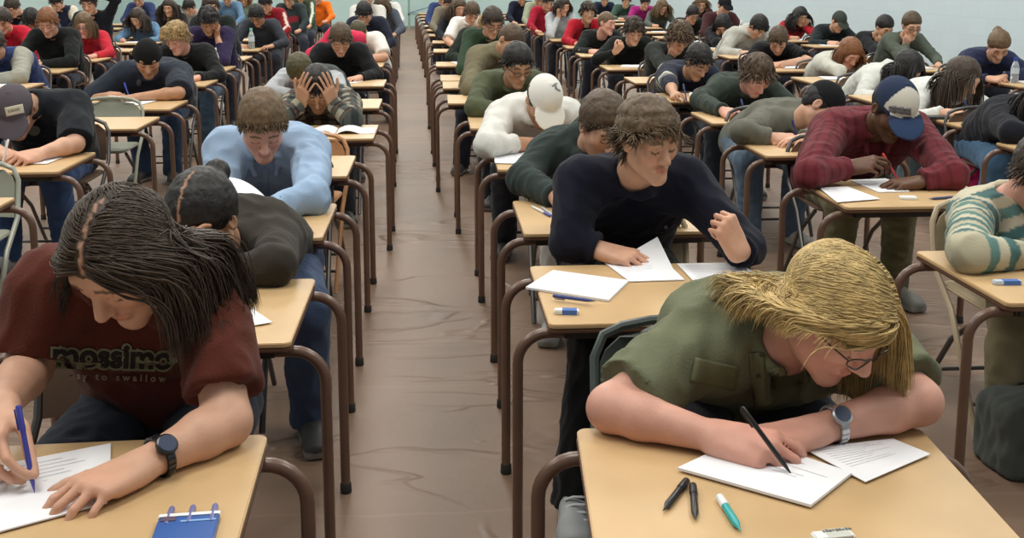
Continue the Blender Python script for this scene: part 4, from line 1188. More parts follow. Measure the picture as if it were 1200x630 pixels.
def pat_band(base, band, lo, hi):
    def f(V, i):
        s, u, on = gcoord(V, i); c = np.tile(A(base), (len(V), 1)); m = (s > lo) & (s < hi); c[m] = band
        m = (s > lo - .075) & (s < lo - .028); c[m] = sr(120, 122, 116); return c
    return f
def pat_sleeve_stripe(base, st):
    def f(V, i):
        s, u, on = gcoord(V, i); c = np.tile(A(base), (len(V), 1))
        m = on & (np.abs(u) < .022) & (V[:, 2] > .62); c[m] = st; return c
    return f
def pat_front(out, inn, w=.055):
    """open jacket over another top"""
    def f(V, i):
        s, u, on = gcoord(V, i); fr = (V - i['Ch']) @ (-i['bk']); c = np.tile(A(out), (len(V), 1)); m = (~on) & (np.abs((V - i['Ch']) @ i['xr']) < w) & (fr > 0); c[m] = inn; return c
    return f
def pat_print(base, ink):
    def f(V, i):
        c = np.tile(A(base), (len(V), 1)); q = V - i['Ch']; m = (np.abs(q @ i['xr']) < .10) & (np.abs(q @ i['up'] + .03) < .045) & (q @ i['bk'] < -.04); c[m] = ink; return c
    return f
def pat_cuff(base, cuff):
    def f(V, i):
        s, u, on = gcoord(V, i); c = np.tile(A(base), (len(V), 1)); m = on & (s < .5 - .40) & (s > .5 - .52); c[m] = cuff; return c
    return f

S_ = student
JEAN, KHAKI, DARK, BLK = sr(62, 82, 108), sr(122, 114, 88), (.02, .022, .028), (.008, .008, .009)
BLACKTOP, WHITE = sr(26, 28, 30), sr(224, 222, 214)
# column right of the aisle
hoodie, cx, yf = S_('a', 4.48, 'person in a dark charcoal-green hoodie with short brown hair, writing behind the navy sweater student', 'charcoal hoodie student', 706, 148, .07, yaw=20, pitch=34, roll=2, dpx=(600.5, 235),
   hair=('short', 'brown'), thick=.008, shirt=sr(46, 56, 54), neckline='hood', trousers=sr(190, 188, 182), shoes=(.3, .3, .3), loose=.022, stubble=.25, papers=0, locks=1800, lock_len=.018, comb=comb_back, grav=.0, lift=.004, lock_w=.0022, base_th=.005,
   handR=dict(p=at(655, 233, DZ + .035), pose='write', tilt=45, e=aty(612, 210, 3.98), pen=True, pen_col=(.02, .02, .025)), handL='fold')
whood, cx, yf = S_('a', 5.85, 'person in a white hooded sweatshirt and white baseball cap, bent low over the desk', 'white cap student', 637, 118, .06, yaw=14, pitch=52, dpx=(576, 176), cc='brown', body_yaw=4, width=1.06, fat=1.04,
   hair=('short', 'dark'), hat=dict(kind='cap', col=sr(226, 224, 216)), skin='tan', shirt=sr(206, 206, 200), neckline='hood', sleeve='cuffed', loose=.03, papers=0, trousers=DARK,
   handR=dict(p=at(640, 168, DZ + .03), e=at(572, 172, DZ + .06) + A([.0, .05, 0]), pose='rest', cuff=.45), handL=dict(p=at(690, 165, DZ + .03), pose='rest', cuff=.6))
S_('a', 7.3, 'person with short black hair and glasses in a moss-green sweater over a white collar', 'moss sweater student', 606, 76, .09, yaw=18, pitch=30, dpx=(548, 136), hair=('short', 'black'), glasses=True, skin='olive', shirt=sr(78, 84, 62), loose=.024, trousers=DARK, handR='fold')
S_('a', 8.6, 'person in a khaki hooded jacket leaning right behind the moss sweater student', 'khaki jacket student', 598, 48, .12, yaw=30, pitch=40, roll=14, dpx=(524, 111), hair=('crop', 'brown'), skin='tan', shirt=sr(112, 106, 84), neckline='hood', loose=.03, neck=None, handR='fold', handL='cheek', px=-.14)
S_('a', 10.6, 'person with dark brown hair and glasses in a bottle-green sweater', 'bottle-green sweater student', 577, 26, .10, yaw=16, pitch=34, hair=('short', 'dark'), glasses=True, shirt=sr(48, 66, 50), loose=.022, trousers=(.02, .025, .05), handR='fold')
S_('a', 12.3, 'person in a black-green top half hidden behind the bottle-green sweater student', 'hidden black-green top student', 569, 30, .02, yaw=20, pitch=62, hair=('crop', 'sandy'), shirt=sr(34, 44, 38), papers=1)
S_('a', 14.6, 'person with brown hair in a white t-shirt, writing beside the aisle', 'white t-shirt student by the aisle', 553, 15, .10, yaw=14, pitch=42, hair=('short', 'brown'), shirt=sr(232, 230, 224), sleeve='short', slv_len=.85)
S_('a', 16.6, 'person in a black top with long brown hair behind the white t-shirt student', 'black top student by the aisle', 538, 9, .10, yaw=20, pitch=25, hair=('long', 'brown'), fem=True, shirt=sr(32, 36, 44), papers=1)
S_('a', 18.6, 'person in a beige and navy jacket far along the aisle', 'beige jacket student by the aisle', 527, 3, .1, pitch=40, hair=('short', 'dark'), shirt=sr(122, 116, 100))
S_('a', 20.4, 'person in a royal-blue top far along the aisle', 'royal-blue student by the aisle', 519, -3, .1, pitch=30, hair=('short', 'dark'), shirt=sr(50, 66, 110))
# second column on the right
cq = aty(1158, 280, 3.42)
rr1, cx, yf = S_('b', 3.52, 'person in a green and cream striped sweater at the right edge', 'striped sweater student', 1222, 206, .14, yaw=10, pitch=38, dpx=(1072, 294), haschair=False, body_yaw=0, hair=('short', 'dark'), skin='pink', shirt=pat_stripes, trousers=KHAKI, loose=.020, width=.95, papers=0, lod=3, shoes=(.02, .02, .02), pelvis=A([cq[0] + .09, 3.27, .515]),
   handR=dict(p=at(1225, 300, DZ + .03), e=at(1135, 296, DZ + .055), pose='rest'), handL='fold', legR=dict(ankle=at(1178, 500, .085), knee=A([*(at(1178, 500, .085)[:2] + A([.05, .10])), .47]), toe=(-.3, -1, 0)))
rr2, cx, yf = S_('b', 4.87, 'person in a burgundy plaid shirt and blue cap with a white front panel', 'burgundy shirt student', 1047, 127, .04, yaw=8, pitch=43, dpx=(934, 211), hair=('short', 'black'), skin='deep', shirt=pat_burgundy, loose=.028, width=1.1, fat=1.05, neckline='open', trousers=sr(96, 92, 66), papers=0, lod=3, shoes=(.15, .15, .13),
   hat=dict(kind='cap', col=sr(40, 52, 76), front=sr(206, 202, 190), brim=sr(52, 70, 104)),
   handR=dict(p=aty(995, 196, 4.12), e=at(952, 205, DZ + .06) + A([0, .03, 0]), pose='write', d=(.75, -.5, .25), pen_col=(.6, .05, .05)), handL=dict(p=at(1078, 213, DZ + .03), e=at(1116, 205, DZ + .055), pose='rest'), pen=True, pen_col=(.55, .04, .05))
rr3, cx, yf = S_('b', 6.16, 'person in a grey sweater and black cap, head bent sideways over the paper', 'grey sweater student', 962, 124, .05, yaw=52, pitch=42, roll=16, dpx=(861, 163), hair=('short', 'black'), hat=dict(kind='cap', col=sr(22, 22, 26)), shirt=sr(98, 98, 88), loose=.022, trousers=sr(84, 100, 118), px=-.12, lod=3, shoes=(.3, .28, .25),
   handR=dict(p=at(905, 162, DZ + .03), e=at(872, 156, DZ + .06) + A([0, .05, 0]), pose='write', pen=True), handL=dict(p=at(940, 163, DZ + .03), pose='rest'))
S_('b', 7.48, 'person in a dark green sweater with wavy brown hair, writing behind the grey sweater student', 'dark green sweater student', 887, 88, .08, yaw=14, pitch=46, dpx=(809, 131), hair=('tousled', 'brown'), skin='pink', shirt=sr(50, 60, 54), loose=.022, trousers=sr(44, 52, 62), pen=True, lod=3, px=-.05,
   handR=dict(p=at(850, 131, DZ + .035), e=aty(820, 118, 6.6), pose='write', pen=True))
S_('b', 8.75, 'person with black hair in a navy sweater with a white sleeve band', 'white-banded navy sweater student', 818, 72, .07, yaw=22, pitch=42, hair=('short', 'black'), skin='tan', shirt=pat_band(sr(36, 40, 56), sr(190, 188, 176), .30, .345), loose=.022, sleeve='cuffed', handR=dict(p=at(790, 111, DZ + .03), pose='write', cuff=.30), pen=True)
S_('b', 10.25, 'person with curly brown hair in a dark grey top, leaning on an elbow', 'curly-haired dark grey top student', 796, 44, .10, yaw=14, pitch=44, hair=('tousled', 'brown'), shirt=sr(48, 52, 50), handR='chin', thick=.022)
S_('b', 11.7, 'person in a black top with a raised fist, dark fringe and bent head', 'black top student with raised fist', 743, 36, .12, yaw=4, pitch=26, dpx=(702, 76), hair=('tousled', 'dark'), shirt=sr(24, 28, 28), handR='fist')
S_('b', 13.4, 'person with short sandy hair in a black v-neck, glancing right', 'black v-neck student', 711, 27, .14, yaw=42, pitch=12, dpx=(674, 62), hair=('crop', 'lbrown'), shirt=sr(30, 34, 34), neckline='vneck', skin='pink')
S_('b', 15.2, 'person in a red zip jacket over a dark top, looking up at the camera', 'red jacket student', 689, 14, .14, yaw=6, pitch=10, dpx=(659, 53), hair=('tousled', 'dark'), skin='olive', shirt=pat_front(sr(168, 28, 44), sr(30, 34, 40)), eyes=True, neckline='open')
S_('b', 17.0, 'person in a pale grey top with one hand in the hair', 'pale grey top student', 660, 7, .12, yaw=20, pitch=22, hair=('bob', 'dark'), fem=True, shirt=sr(176, 180, 184), handR='cheek')
S_('b', 18.8, 'person in a crimson top behind the pale grey top student', 'crimson top student', 642, 2, .1, yaw=10, pitch=34, hair=('short', 'dark'), shirt=sr(158, 30, 52))
S_('b', 20.6, 'person with black hair in a pale olive sweater, far back on the right', 'pale olive sweater student', 632, -2, .1, yaw=0, pitch=45, hair=('short', 'black'), shirt=sr(150, 156, 134))
S_('b', 22.6, 'person in dark navy, farthest of the second column on the right', 'far navy student on the right', 612, -3, .1, pitch=40, hair=('short', 'black'), shirt=sr(30, 34, 52))
chair(cq[0], 3.20, 'beige folding chair under the striped sweater student', 'beige')
# third column on the right
S_('c', 5.92, 'person in a black jacket at the right edge with a bag behind', 'black jacket student at the right edge', 1226, 118, .10, yaw=-4, pitch=30, dpx=(1166, 167), hair=('long', 'black'), fem=True, shirt=sr(24, 26, 34), loose=.03, trousers=sr(70, 100, 128), papers=0, handR='fold')
S_('c', 7.22, 'person with long brown hair in a white fur-hooded sweater, writing on the right', 'white sweater student with long brown hair', 1128, 92, .09, yaw=28, pitch=30, dpx=(1075, 134), fem=True, hair=('long', 'dkbrown'), hair_len=.30, skin='fair', shirt=sr(206, 208, 204), neckline='hood', trousers=sr(92, 108, 118), loose=.022, lod=2, pen=True, px=-.05)
S_('c', 8.5, 'person with straight black hair hiding the face, in a white sweater', 'white sweater student with black hair', 1063, 80, .08, yaw=26, pitch=52, dpx=(993, 111), fem=True, hair=('long', 'black'), hair_len=.17, skin='olive', shirt=sr(200, 202, 196), neckline='hood', loose=.024, px=-.06, pen=True)
S_('c', 9.9, 'person with auburn hair in a cream sweater with a red elbow patch', 'cream sweater student', 996, 62, .10, yaw=12, pitch=42, dpx=(926, 90), fem=True, hair=('bob', 'red'), hair_len=.14, skin='pink', shirt=pat_cuff(sr(190, 190, 180), sr(150, 34, 50)), handR='chin', px=-.04)
S_('c', 11.4, 'person in a black t-shirt bent over crossed arms', 'black t-shirt student', 912, 47, .06, yaw=-18, pitch=46, hair=('short', 'brown'), skin='fair', shirt=sr(20, 20, 24), sleeve='short', slv_len=.8, handL='fold', px=-.02)
S_('c', 13.2, 'person with black hair in a light grey hooded top, slumped over the desk', 'light grey hooded top student', 888, 31, .06, yaw=30, pitch=58, dpx=(840, 64), hair=('short', 'black'), shirt=sr(176, 176, 168), loose=.028, neckline='hood', px=-.12)
S_('c', 14.6, 'person in a black jacket leaning sideways, dark hair falling over the face', 'black jacket student leaning sideways', 848, 29, .10, yaw=-20, pitch=50, roll=-14, hair=('bob', 'black'), shirt=sr(24, 26, 30), px=.05, handR='cheek')
S_('c', 16.2, 'person in a dark maroon top wearing a black cap', 'maroon top student with black cap', 849, 7, .12, yaw=12, pitch=24, hair=('short', 'black'), hat=dict(kind='cap', col=sr(24, 24, 30)), shirt=sr(62, 34, 36))
S_('c', 17.6, 'person with black hair and glasses behind the curly-haired student', 'black-haired student with glasses', 812, 17, .10, yaw=10, pitch=35, hair=('short', 'black'), glasses=True, shirt=sr(32, 34, 36))
S_('c', 19.2, 'person with light brown hair in a dark plum top', 'plum top student', 822, 4, .1, yaw=-10, pitch=30, hair=('bob', 'lbrown'), fem=True, shirt=sr(70, 36, 44))
S_('c', 21.0, 'person with long brown hair in a grey-green sweater', 'grey-green sweater student with long hair', 776, 8, .12, yaw=12, pitch=36, hair=('long', 'lbrown'), fem=True, shirt=sr(84, 92, 86))
S_('c', 22.8, 'person with black hair in a magenta top', 'magenta top student', 756, 3, .1, yaw=10, pitch=30, hair=('short', 'black'), shirt=sr(150, 34, 110))
S_('c', 24.6, 'person in a dark green top with a pale emblem', 'dark green emblem top student', 734, 1, .1, yaw=0, pitch=25, hair=('short', 'brown'), shirt=pat_print(sr(60, 84, 74), sr(190, 196, 190)))
S_('c', 26.4, 'person in navy in the far third column', 'far navy top student', 709, -1, .1, pitch=35, hair=('short', 'dark'), shirt=sr(30, 40, 60))
# column along the right wall
S_('d', 9.65, 'person with brown hair in a bun and navy hoodie, writing by the right wall', 'navy hoodie student by the wall', 1170, 54, .05, yaw=-12, pitch=44, dpx=(1155, 94), fem=True, hair=('bun', 'lbrown'), shirt=sr(40, 46, 74), loose=.024, handL='fold')
S_('d', 11.1, 'person in a grey-green sweater with brown hair tied back, hand at the mouth', 'grey-green sweater student by the wall', 1068, 30, .12, yaw=0, pitch=26, fem=True, hair=('pony', 'brown'), glasses=True, shirt=sr(82, 90, 80), handR='chin', dpx=(1026, 78))
S_('d', 12.7, 'person in a black cardigan over a white top with a ponytail', 'black cardigan student by the wall', 1036, 32, .10, yaw=16, pitch=38, fem=True, hair=('pony', 'black'), skin='olive', shirt=pat_front(sr(30, 32, 36), sr(210, 208, 200), .05), handR='chin', dpx=(990, 66))
S_('d', 14.3, 'person in a black sweater and dark green cap by the wall', 'dark green cap student by the wall', 983, 25, .10, yaw=14, pitch=38, hair=('short', 'dark'), hat=dict(kind='cap', col=sr(60, 66, 62)), shirt=sr(30, 38, 42), dpx=(938, 52))
S_('d', 16.2, 'person with long black hair in a red top by the right wall', 'red top student by the wall', 938, 19, .12, yaw=14, pitch=28, fem=True, hair=('long', 'black'), skin='olive', shirt=sr(168, 34, 48), dpx=(907, 46), handL='cheek')
# column left of the aisle
l2, cx, yf = S_('l', 3.32, 'person with parted black hair in a dark brown sweater, chin on one hand', 'dark brown sweater student', 238, 258, .05, yaw=-20, pitch=37, roll=2, hs=1.08, dpx=(370, 326), fem=True, hair=('bun', 'black'), thick=.010, part=.0, skin='tan', shirt=sr(50, 46, 40), papers=0, body_yaw=-6, loose=.018, trousers=sr(60, 74, 100), px=.05, chx=-.16,
   handR=dict(p=at(242, 318, DZ + .04), e=at(262, 322, DZ + .05) + A([-.30, .02, 0]), pose='curl', d=(-.2, -.4, .8), n=(-.6, -.7, .1), tilt=0), handL=dict(p=at(250, 318, DZ + .035), e=at(322, 310, DZ + .055), pose='rest', d=(-1, -.2, .1), cuff=.80), watch='L', watch_col='black', dial_col=(.5, .46, .36), dial=20,
   locks=2200, lock_len=.07, comb=lambda q: np.where(q[:, :1] > 0, A([[1, -.9, -.2]]), A([[-1, -.9, -.2]])), grav=.0, lift=.003, lock_w=.0022, lock_steps=8, jitter=.05, hug=1, drop=-2, base_th=.007)
l3, cx, yf = S_('l', 4.48, 'person with short brown hair in a light blue button shirt', 'light blue shirt student', 308, 146, .09, yaw=12, pitch=40, dpx=(395, 238), hair=('short', 'lbrown'), thick=.008, skin='pink', shirt=sr(148, 172, 200), neckline='open', loose=.026, papers=0, trousers=sr(60, 74, 110), fold=.008,
   handR=dict(p=at(290, 262, DZ + .03), e=aty(262, 240, 3.95), pose='rest'), handL=dict(p=at(316, 246, DZ + .035), e=at(366, 230, DZ + .06), pose='curl', cuff=.9), watch='L', watch_col='black', locks=2200, lock_len=.024, lift=.006, lock_w=.0022, comb=comb_back, base_th=.006)
l5, cx, yf = S_('l', 6.97, 'person in a dark flannel shirt holding the head in both hands', 'flannel shirt student', 372, 104, .06, yaw=2, pitch=44, dpx=(443.5, 146), hair=('short', 'black'), skin='olive', shirt=pat_flannel, loose=.024, papers=0, handR='head', handL='head', lod=3, trousers=DARK, shoes=(.02, .02, .02))
S_('l', 8.5, 'person with shaven dark hair laid on the desk, in a grey and white jacket', 'grey and white jacket student', 352, 82, .0, yaw=-20, pitch=70, hair=('crop', 'olive'), shirt=pat_raglan(sr(170, 174, 178), sr(60, 64, 66)), handR='fold', handL='fold', px=.14, papers=0)
S_('l', 10.06, 'person with brown hair in a black sweater, left of the aisle', 'black sweater student left of the aisle', 399, 46, .08, yaw=10, pitch=44, dpx=(453, 93), hair=('short', 'brown'), shirt=sr(26, 28, 30), loose=.022, lod=2, px=.0)
S_('l', 12.3, 'person with a shaven head bowed low in a white t-shirt', 'bowed white t-shirt student', 420, 38, .0, yaw=-6, pitch=66, hair=('crop', 'olive'), shirt=sr(228, 224, 218), sleeve='short', slv_len=.85, loose=.022, handL='fold', px=.10)
S_('l', 14.2, 'person with black hair in a navy jacket behind the bowed white t-shirt student', 'navy jacket student left of the aisle', 427, 15, .06, yaw=-8, pitch=52, hair=('short', 'black'), shirt=sr(34, 38, 52), px=.06)
S_('l', 16.0, 'person with reddish hair in a pale grey t-shirt, upright', 'pale grey t-shirt student', 430, -3, .12, yaw=0, pitch=18, hair=('short', 'red'), shirt=sr(206, 206, 200), sleeve='short')
S_('l', 17.8, 'person in a slate jacket with brown-grey hair, far left of the aisle', 'slate jacket student', 447, 6, .06, yaw=-4, pitch=48, hair=('bob', 'brown'), shirt=sr(80, 86, 98))
S_('l', 20.2, 'person in a white shirt, farthest of the column left of the aisle', 'far white shirt student', 452, -2, .1, pitch=40, hair=('short', 'dark'), shirt=sr(214, 214, 210))
# second column on the left
m1, cx, yf = S_('m', 5.95, 'person in a grey cap and black t-shirt writing at the left edge', 'grey cap student', 18, 130, .06, yaw=6, pitch=48, dpx=(113, 178), hair=('short', 'dark'), hat=dict(kind='cap', col=sr(84, 78, 84)), skin='fair', shirt=sr(26, 30, 36), sleeve='short', slv_len=.95, trousers=sr(56, 78, 116), papers=2, lod=3, loose=.026, width=1.1, px=-.04, neck=aty(42, 122, 5.30),
   handR=dict(p=at(5, 180, DZ + .035), pose='rest'), handL=dict(p=at(44, 181, DZ + .035), e=at(88, 168, DZ + .055), pose='write', tilt=30), pen_hand='L', pen=True, pen_col=(.7, .7, .72), shoes=(.35, .36, .38))
m3, cx, yf = S_('m', 8.55, 'person in a navy t-shirt and black knit cap, forearm across the desk', 'knit cap student', 173, 68, .08, yaw=14, pitch=36, dpx=(221, 117), hair=('short', 'black'), hat=dict(kind='beanie', col=sr(20, 20, 22)), skin='tan', stubble=.35, shirt=sr(42, 48, 60), sleeve='short', slv_len=.95, loose=.03, width=1.18, fat=1.15, trousers=sr(48, 64, 88), px=-.02, lod=2,
   handR=dict(p=at(128, 112, DZ + .03), pose='write', pen_col=(.05, .08, .5)), handL='fold', pen=True, pen_col=(.05, .08, .5))
S_('m', 10.2, 'person with curly blond hair in a black sweater, head turned left', 'curly blond student', 207, 44, .10, yaw=-22, pitch=30, dpx=(256, 93), hair=('tousled', 'sandy'), skin='pink', shirt=sr(28, 30, 30), loose=.022, lod=2, trousers=sr(70, 92, 112), px=.06)
S_('m', 11.9, 'person with black hair in a dark purple top, cheek on the hand', 'purple top student', 244, 24, .10, yaw=12, pitch=36, dpx=(277, 77), hair=('tousled', 'black'), skin='tan', shirt=sr(46, 38, 70), sleeve='cuffed', handL='cheek', lod=2, px=.03)
S_('m', 13.4, 'person with dark hair in a black coat, looking up behind the purple top student', 'black coat student', 247, 9, .14, yaw=16, pitch=12, hair=('short', 'dark'), shirt=sr(28, 36, 34), loose=.026, px=.10, papers=0)
S_('m', 15.0, 'person with black hair in a dark grey jacket, writing', 'dark grey jacket student', 301, 18, .06, yaw=-10, pitch=46, hair=('short', 'black'), skin='tan', shirt=sr(54, 58, 66), px=.04)
S_('m', 17.4, 'person in a maroon track top with a pale sleeve stripe', 'maroon track top student', 311, 4, .08, yaw=-14, pitch=40, hair=('short', 'black'), shirt=pat_sleeve_stripe(sr(136, 30, 40), sr(214, 196, 186)), px=.08)
S_('m', 19.4, 'person in a charcoal top with a red print', 'charcoal red-print top student', 338, -2, .1, yaw=-8, pitch=35, hair=('short', 'dark'), shirt=pat_print(sr(48, 58, 60), sr(140, 44, 56)), px=.06)
S_('m', 21.4, 'person in an olive-green jacket with a white scarf edge', 'olive jacket student', 352, -6, .1, pitch=40, hair=('short', 'brown'), shirt=pat_sleeve_stripe(sr(70, 82, 64), sr(210, 214, 200)), px=.06)
S_('m', 23.6, 'person in a bright orange top near the back wall', 'bright orange top student', 372, -4, .1, pitch=25, hair=('short', 'dark'), shirt=sr(238, 116, 30))
# third column on the left
S_('n', 10.0, 'person in a blue shirt with grey raglan sleeves at the left edge', 'grey-sleeved student at the left edge', -8, 52, .08, yaw=8, pitch=44, dpx=(53, 97), hair=('short', 'dark'), shirt=pat_raglan(sr(150, 150, 140), sr(46, 62, 106)), loose=.024, trousers=sr(120, 146, 170), px=.03, lod=2, handL='fold')
S_('n', 11.66, 'person with red hair in a black sweater', 'red-haired student', 56, 26, .10, yaw=4, pitch=34, dpx=(92, 79), hair=('short', 'red'), skin='pink', shirt=sr(24, 28, 28), loose=.024, lod=2, handL='fold')
S_('n', 13.3, 'person in a red sweater with glasses and a light brown bob', 'red sweater student', 98, 29, .12, yaw=2, pitch=24, dpx=(131, 67), fem=True, hair=('bob', 'lbrown'), hair_len=.10, skin='pink', glasses=True, shirt=sr(186, 40, 56), lod=2)
S_('n', 15.0, 'person with brown hair in black, one arm raised to the head', 'black top student with raised arm', 104, 4, .12, yaw=0, pitch=22, hair=('short', 'dark'), shirt=sr(26, 28, 36), handL='up')
S_('n', 16.6, 'person with long dark hair in a denim-blue shirt', 'denim-blue shirt student', 161, 21, .10, yaw=-16, pitch=34, fem=True, hair=('long', 'dark'), skin='fair', shirt=sr(96, 130, 162))
S_('n', 18.4, 'person with long dark hair in a black cardigan over a beige top', 'beige top student with long hair', 198, 9, .14, yaw=-8, pitch=18, fem=True, hair=('long', 'dark'), skin='olive', shirt=pat_front(sr(40, 34, 36), sr(190, 166, 130), .07))
S_('n', 20.2, 'person with black hair in a light grey top, bent left', 'light grey top student, bent left', 222, 8, .08, yaw=-24, pitch=46, hair=('short', 'black'), shirt=sr(168, 170, 172))
S_('n', 22.2, 'person in a washed denim shirt near the back', 'washed denim shirt student', 266, -3, .1, pitch=35, hair=('short', 'brown'), shirt=sr(96, 128, 158))
S_('n', 24.2, 'person in a sage-green top near the back', 'sage-green top student', 286, -2, .1, pitch=35, hair=('bob', 'red'), shirt=sr(150, 168, 150))
# fourth column on the left
S_('o', 13.3, 'person with dark brown hair in a red top at the left edge', 'red top student at the left edge', 3, 24, .1, yaw=4, pitch=36, hair=('short', 'dark'), shirt=sr(186, 30, 52))
S_('o', 15.0, 'person with black hair bent over the desk behind the red-haired student', 'black-haired student bent over', 38, 22, .0, yaw=-10, pitch=64, hair=('short', 'black'), shirt=sr(70, 74, 78), skin='tan')
S_('o', 16.8, 'person in a black top leaning left, far left', 'black top student leaning left', 15, 8, .06, yaw=-16, pitch=44, hair=('short', 'dark'), shirt=sr(24, 26, 34))
S_('o', 18.8, 'person in a cream jacket with navy shoulders, far left', 'cream jacket student', 66, 2, .08, yaw=-10, pitch=46, hair=('short', 'black'), shirt=pat_raglan(sr(206, 200, 184), sr(34, 40, 62)), px=.05)
S_('o', 21.4, 'person in indigo before the teal wall mat', 'indigo top student', 162, -2, .1, pitch=35, hair=('short', 'brown'), shirt=sr(48, 60, 96))
# desks with nobody at them
p = at(417, 182); desk(p[0] - DW / 2, p[1], 'empty tan desk between the light blue shirt and flannel shirt students')
chair(aty(352, 175, 5.10)[0], 4.93, 'glossy tan chair at the empty desk near the flannel shirt student', 'tan', -6)
p = at(188, 136.5); desk(p[0] - DW / 2, p[1], 'empty tan desk in front of the grey-backed chair, left side')
p2 = aty(127, 112, 6.78); chair(p2[0], 6.58, 'empty grey folding chair behind the bare desk on the left', 'grey')
p = at(19, 231); desk(p[0] - DW / 2, p[1], 'empty tan desk cut off by the left edge')
chair(p[0] - .31, p[1] + .10, 'grey-green folding chair cut off by the left edge', 'grey')
# far rows that only show as desk tops and legs
k_ = 0
for col, ys in (('a', (9.9, 22.2, 24, 26, 28, 30)), ('l', (22, 23.8, 25.6, 27.4, 29.2, 31)), ('b', (24.4, 26.2, 28, 30)), ('m', (25.6, 27.4, 29.2, 31)), ('n', (26.2, 28.2, 30.2)), ('o', (23.4, 25.4, 27.4, 29.4))):
    gl = {'a': 'far desk with bare top, right side of the aisle', 'l': 'far desk with bare top, left side of the aisle', 'b': 'far bare desk, second column right of the aisle', 'm': 'far bare desk, second column left of the aisle',
          'n': 'far bare desk, third column left of the aisle', 'o': 'far bare desk, outermost column on the left'}[col]
    for y in ys: desk(deskx(col, y), y * K, gl, group='far bare desks, column ' + {'a': 'right of the aisle', 'l': 'left of the aisle', 'b': 'second right', 'm': 'second left', 'n': 'third left', 'o': 'outer left'}[col])
# ------------------------------------------------------------------ marks on clothes and caps
def on_px(obj, px, py):
    """the point of a garment seen at a picture position"""
    d = nz(CF + CR * (px - PX) / FPX - CU * (py - PY) / FPX)
    wrap(obj, [CAM], CAM, d)
    h = WB[obj.name].ray_cast(Vector(CAM), Vector(d))
    return (A(h[0]) if h[0] is not None else None), d
def mark(info, obj, px, py, w, h, col, name, shape=None, tilt=0.0, nx=8):
    c, d = on_px(obj, px, py)
    if c is None: return None
    t = math.radians(tilt); rt = CR * math.cos(t) + CU * math.sin(t); up = CU * math.cos(t) - CR * math.sin(t)
    return patch(obj, c, rt, up, d, w, h, name, mat('print_%02x%02x%02x' % tuple(int(v ** .45 * 255) for v in col), col, .8), info['root'], nx, nx, .002, shape, info['org'])
disc = lambda u, v: ((u * math.sqrt(max(0, 1 - 2 * v * v))), (v * math.sqrt(max(0, 1 - 2 * u * u))))
# lettering across the rust-red shirt
c, d = on_px(mo['shirt'], 133, 430)
if c is not None:
    rt = nz(CR * .995 - CU * .03); up = nz(CU - rt * (CU @ rt))
    lettering(mo['shirt'], 'mossimo', c, rt, up, d, .062, mat('print_pale_olive', sr(128, 132, 104), .8), mo['root'], .0062, .0050, .98, mo['org'], 'shirt_lettering', 1.02)
    lettering(mo['shirt'], 'mossimo', c, rt, up, d, .062, mat('print_ink', sr(34, 28, 26), .85), mo['root'], .0022, .0068, .98, mo['org'], 'shirt_lettering', 1.02)
    lettering(mo['shirt'], 'easy to swallow', c - up * .026, rt, up, d, .019, mat('print_pale', sr(150, 140, 116), .8), mo['root'], .0006, .0070, 1.65, mo['org'], 'shirt_lettering')
# pockets, placket and buttons of the olive shirt
bl = blond['shirt']; olv = sr(98, 100, 70)
for px, py, w, h, t in ((838, 438, .085, .045, -12), (925, 440, .07, .04, 12)):
    mark(blond, bl, px, py, w, h, olv, 'pocket_flap', None, t)
for k, (px, py) in enumerate(((893, 415), (889, 440), (885, 465), (882, 488))):
    mark(blond, bl, px, py, .010, .010, sr(60, 58, 44), 'button', disc, 0, 4)
mark(blond, bl, 889, 450, .028, .12, olv, 'placket', None, 4)
mark(navy, navy['shirt'], 780, 266, .012, .012, sr(120, 124, 132), 'emblem', disc, 0, 4)
mark(l3, l3['shirt'], 311, 215, .022, .12, sr(142, 166, 196), 'placket')
ht = rr2['hat'][0]
for r in range(2):
    for k in range(9):
        mark(rr2, ht, 1043 + k * 2.9, 125.5 + r * 3.6 + k * .45, .0085, .0105 + .003 * ((k * 7 + r * 3) % 3), sr(104, 104, 106), 'cap_lettering', None, -9 + ((k * 5) % 7 - 3) * 4, 2)
ht = whood['hat'][0]
mark(whood, ht, 651, 101, .008, .030, sr(130, 130, 132), 'cap_emblem', None, 18, 4); mark(whood, ht, 650, 99, .028, .006, sr(130, 130, 132), 'cap_emblem', None, 30, 4); mark(whood, ht, 654, 105, .022, .006, sr(130, 130, 132), 'cap_emblem', None, -30, 4)
ht = m1['hat'][0]
mark(m1, ht, 17, 129, .085, .042, sr(196, 190, 170), 'cap_badge', None, 12); mark(m1, ht, 16, 129, .055, .014, sr(140, 134, 116), 'cap_badge_lettering', None, 12)
mark(m1, m1['shirt'], 40, 153, .06, .05, sr(88, 92, 84), 'shirt_emblem', disc)
ht = rr3['hat'][0]
mark(rr3, ht, 983, 133, .036, .030, sr(170, 172, 172), 'cap_emblem', disc, 20, 6)
mark(m3, m3['shirt'], 163, 97, .035, .05, sr(96, 102, 110), 'shirt_emblem', disc)

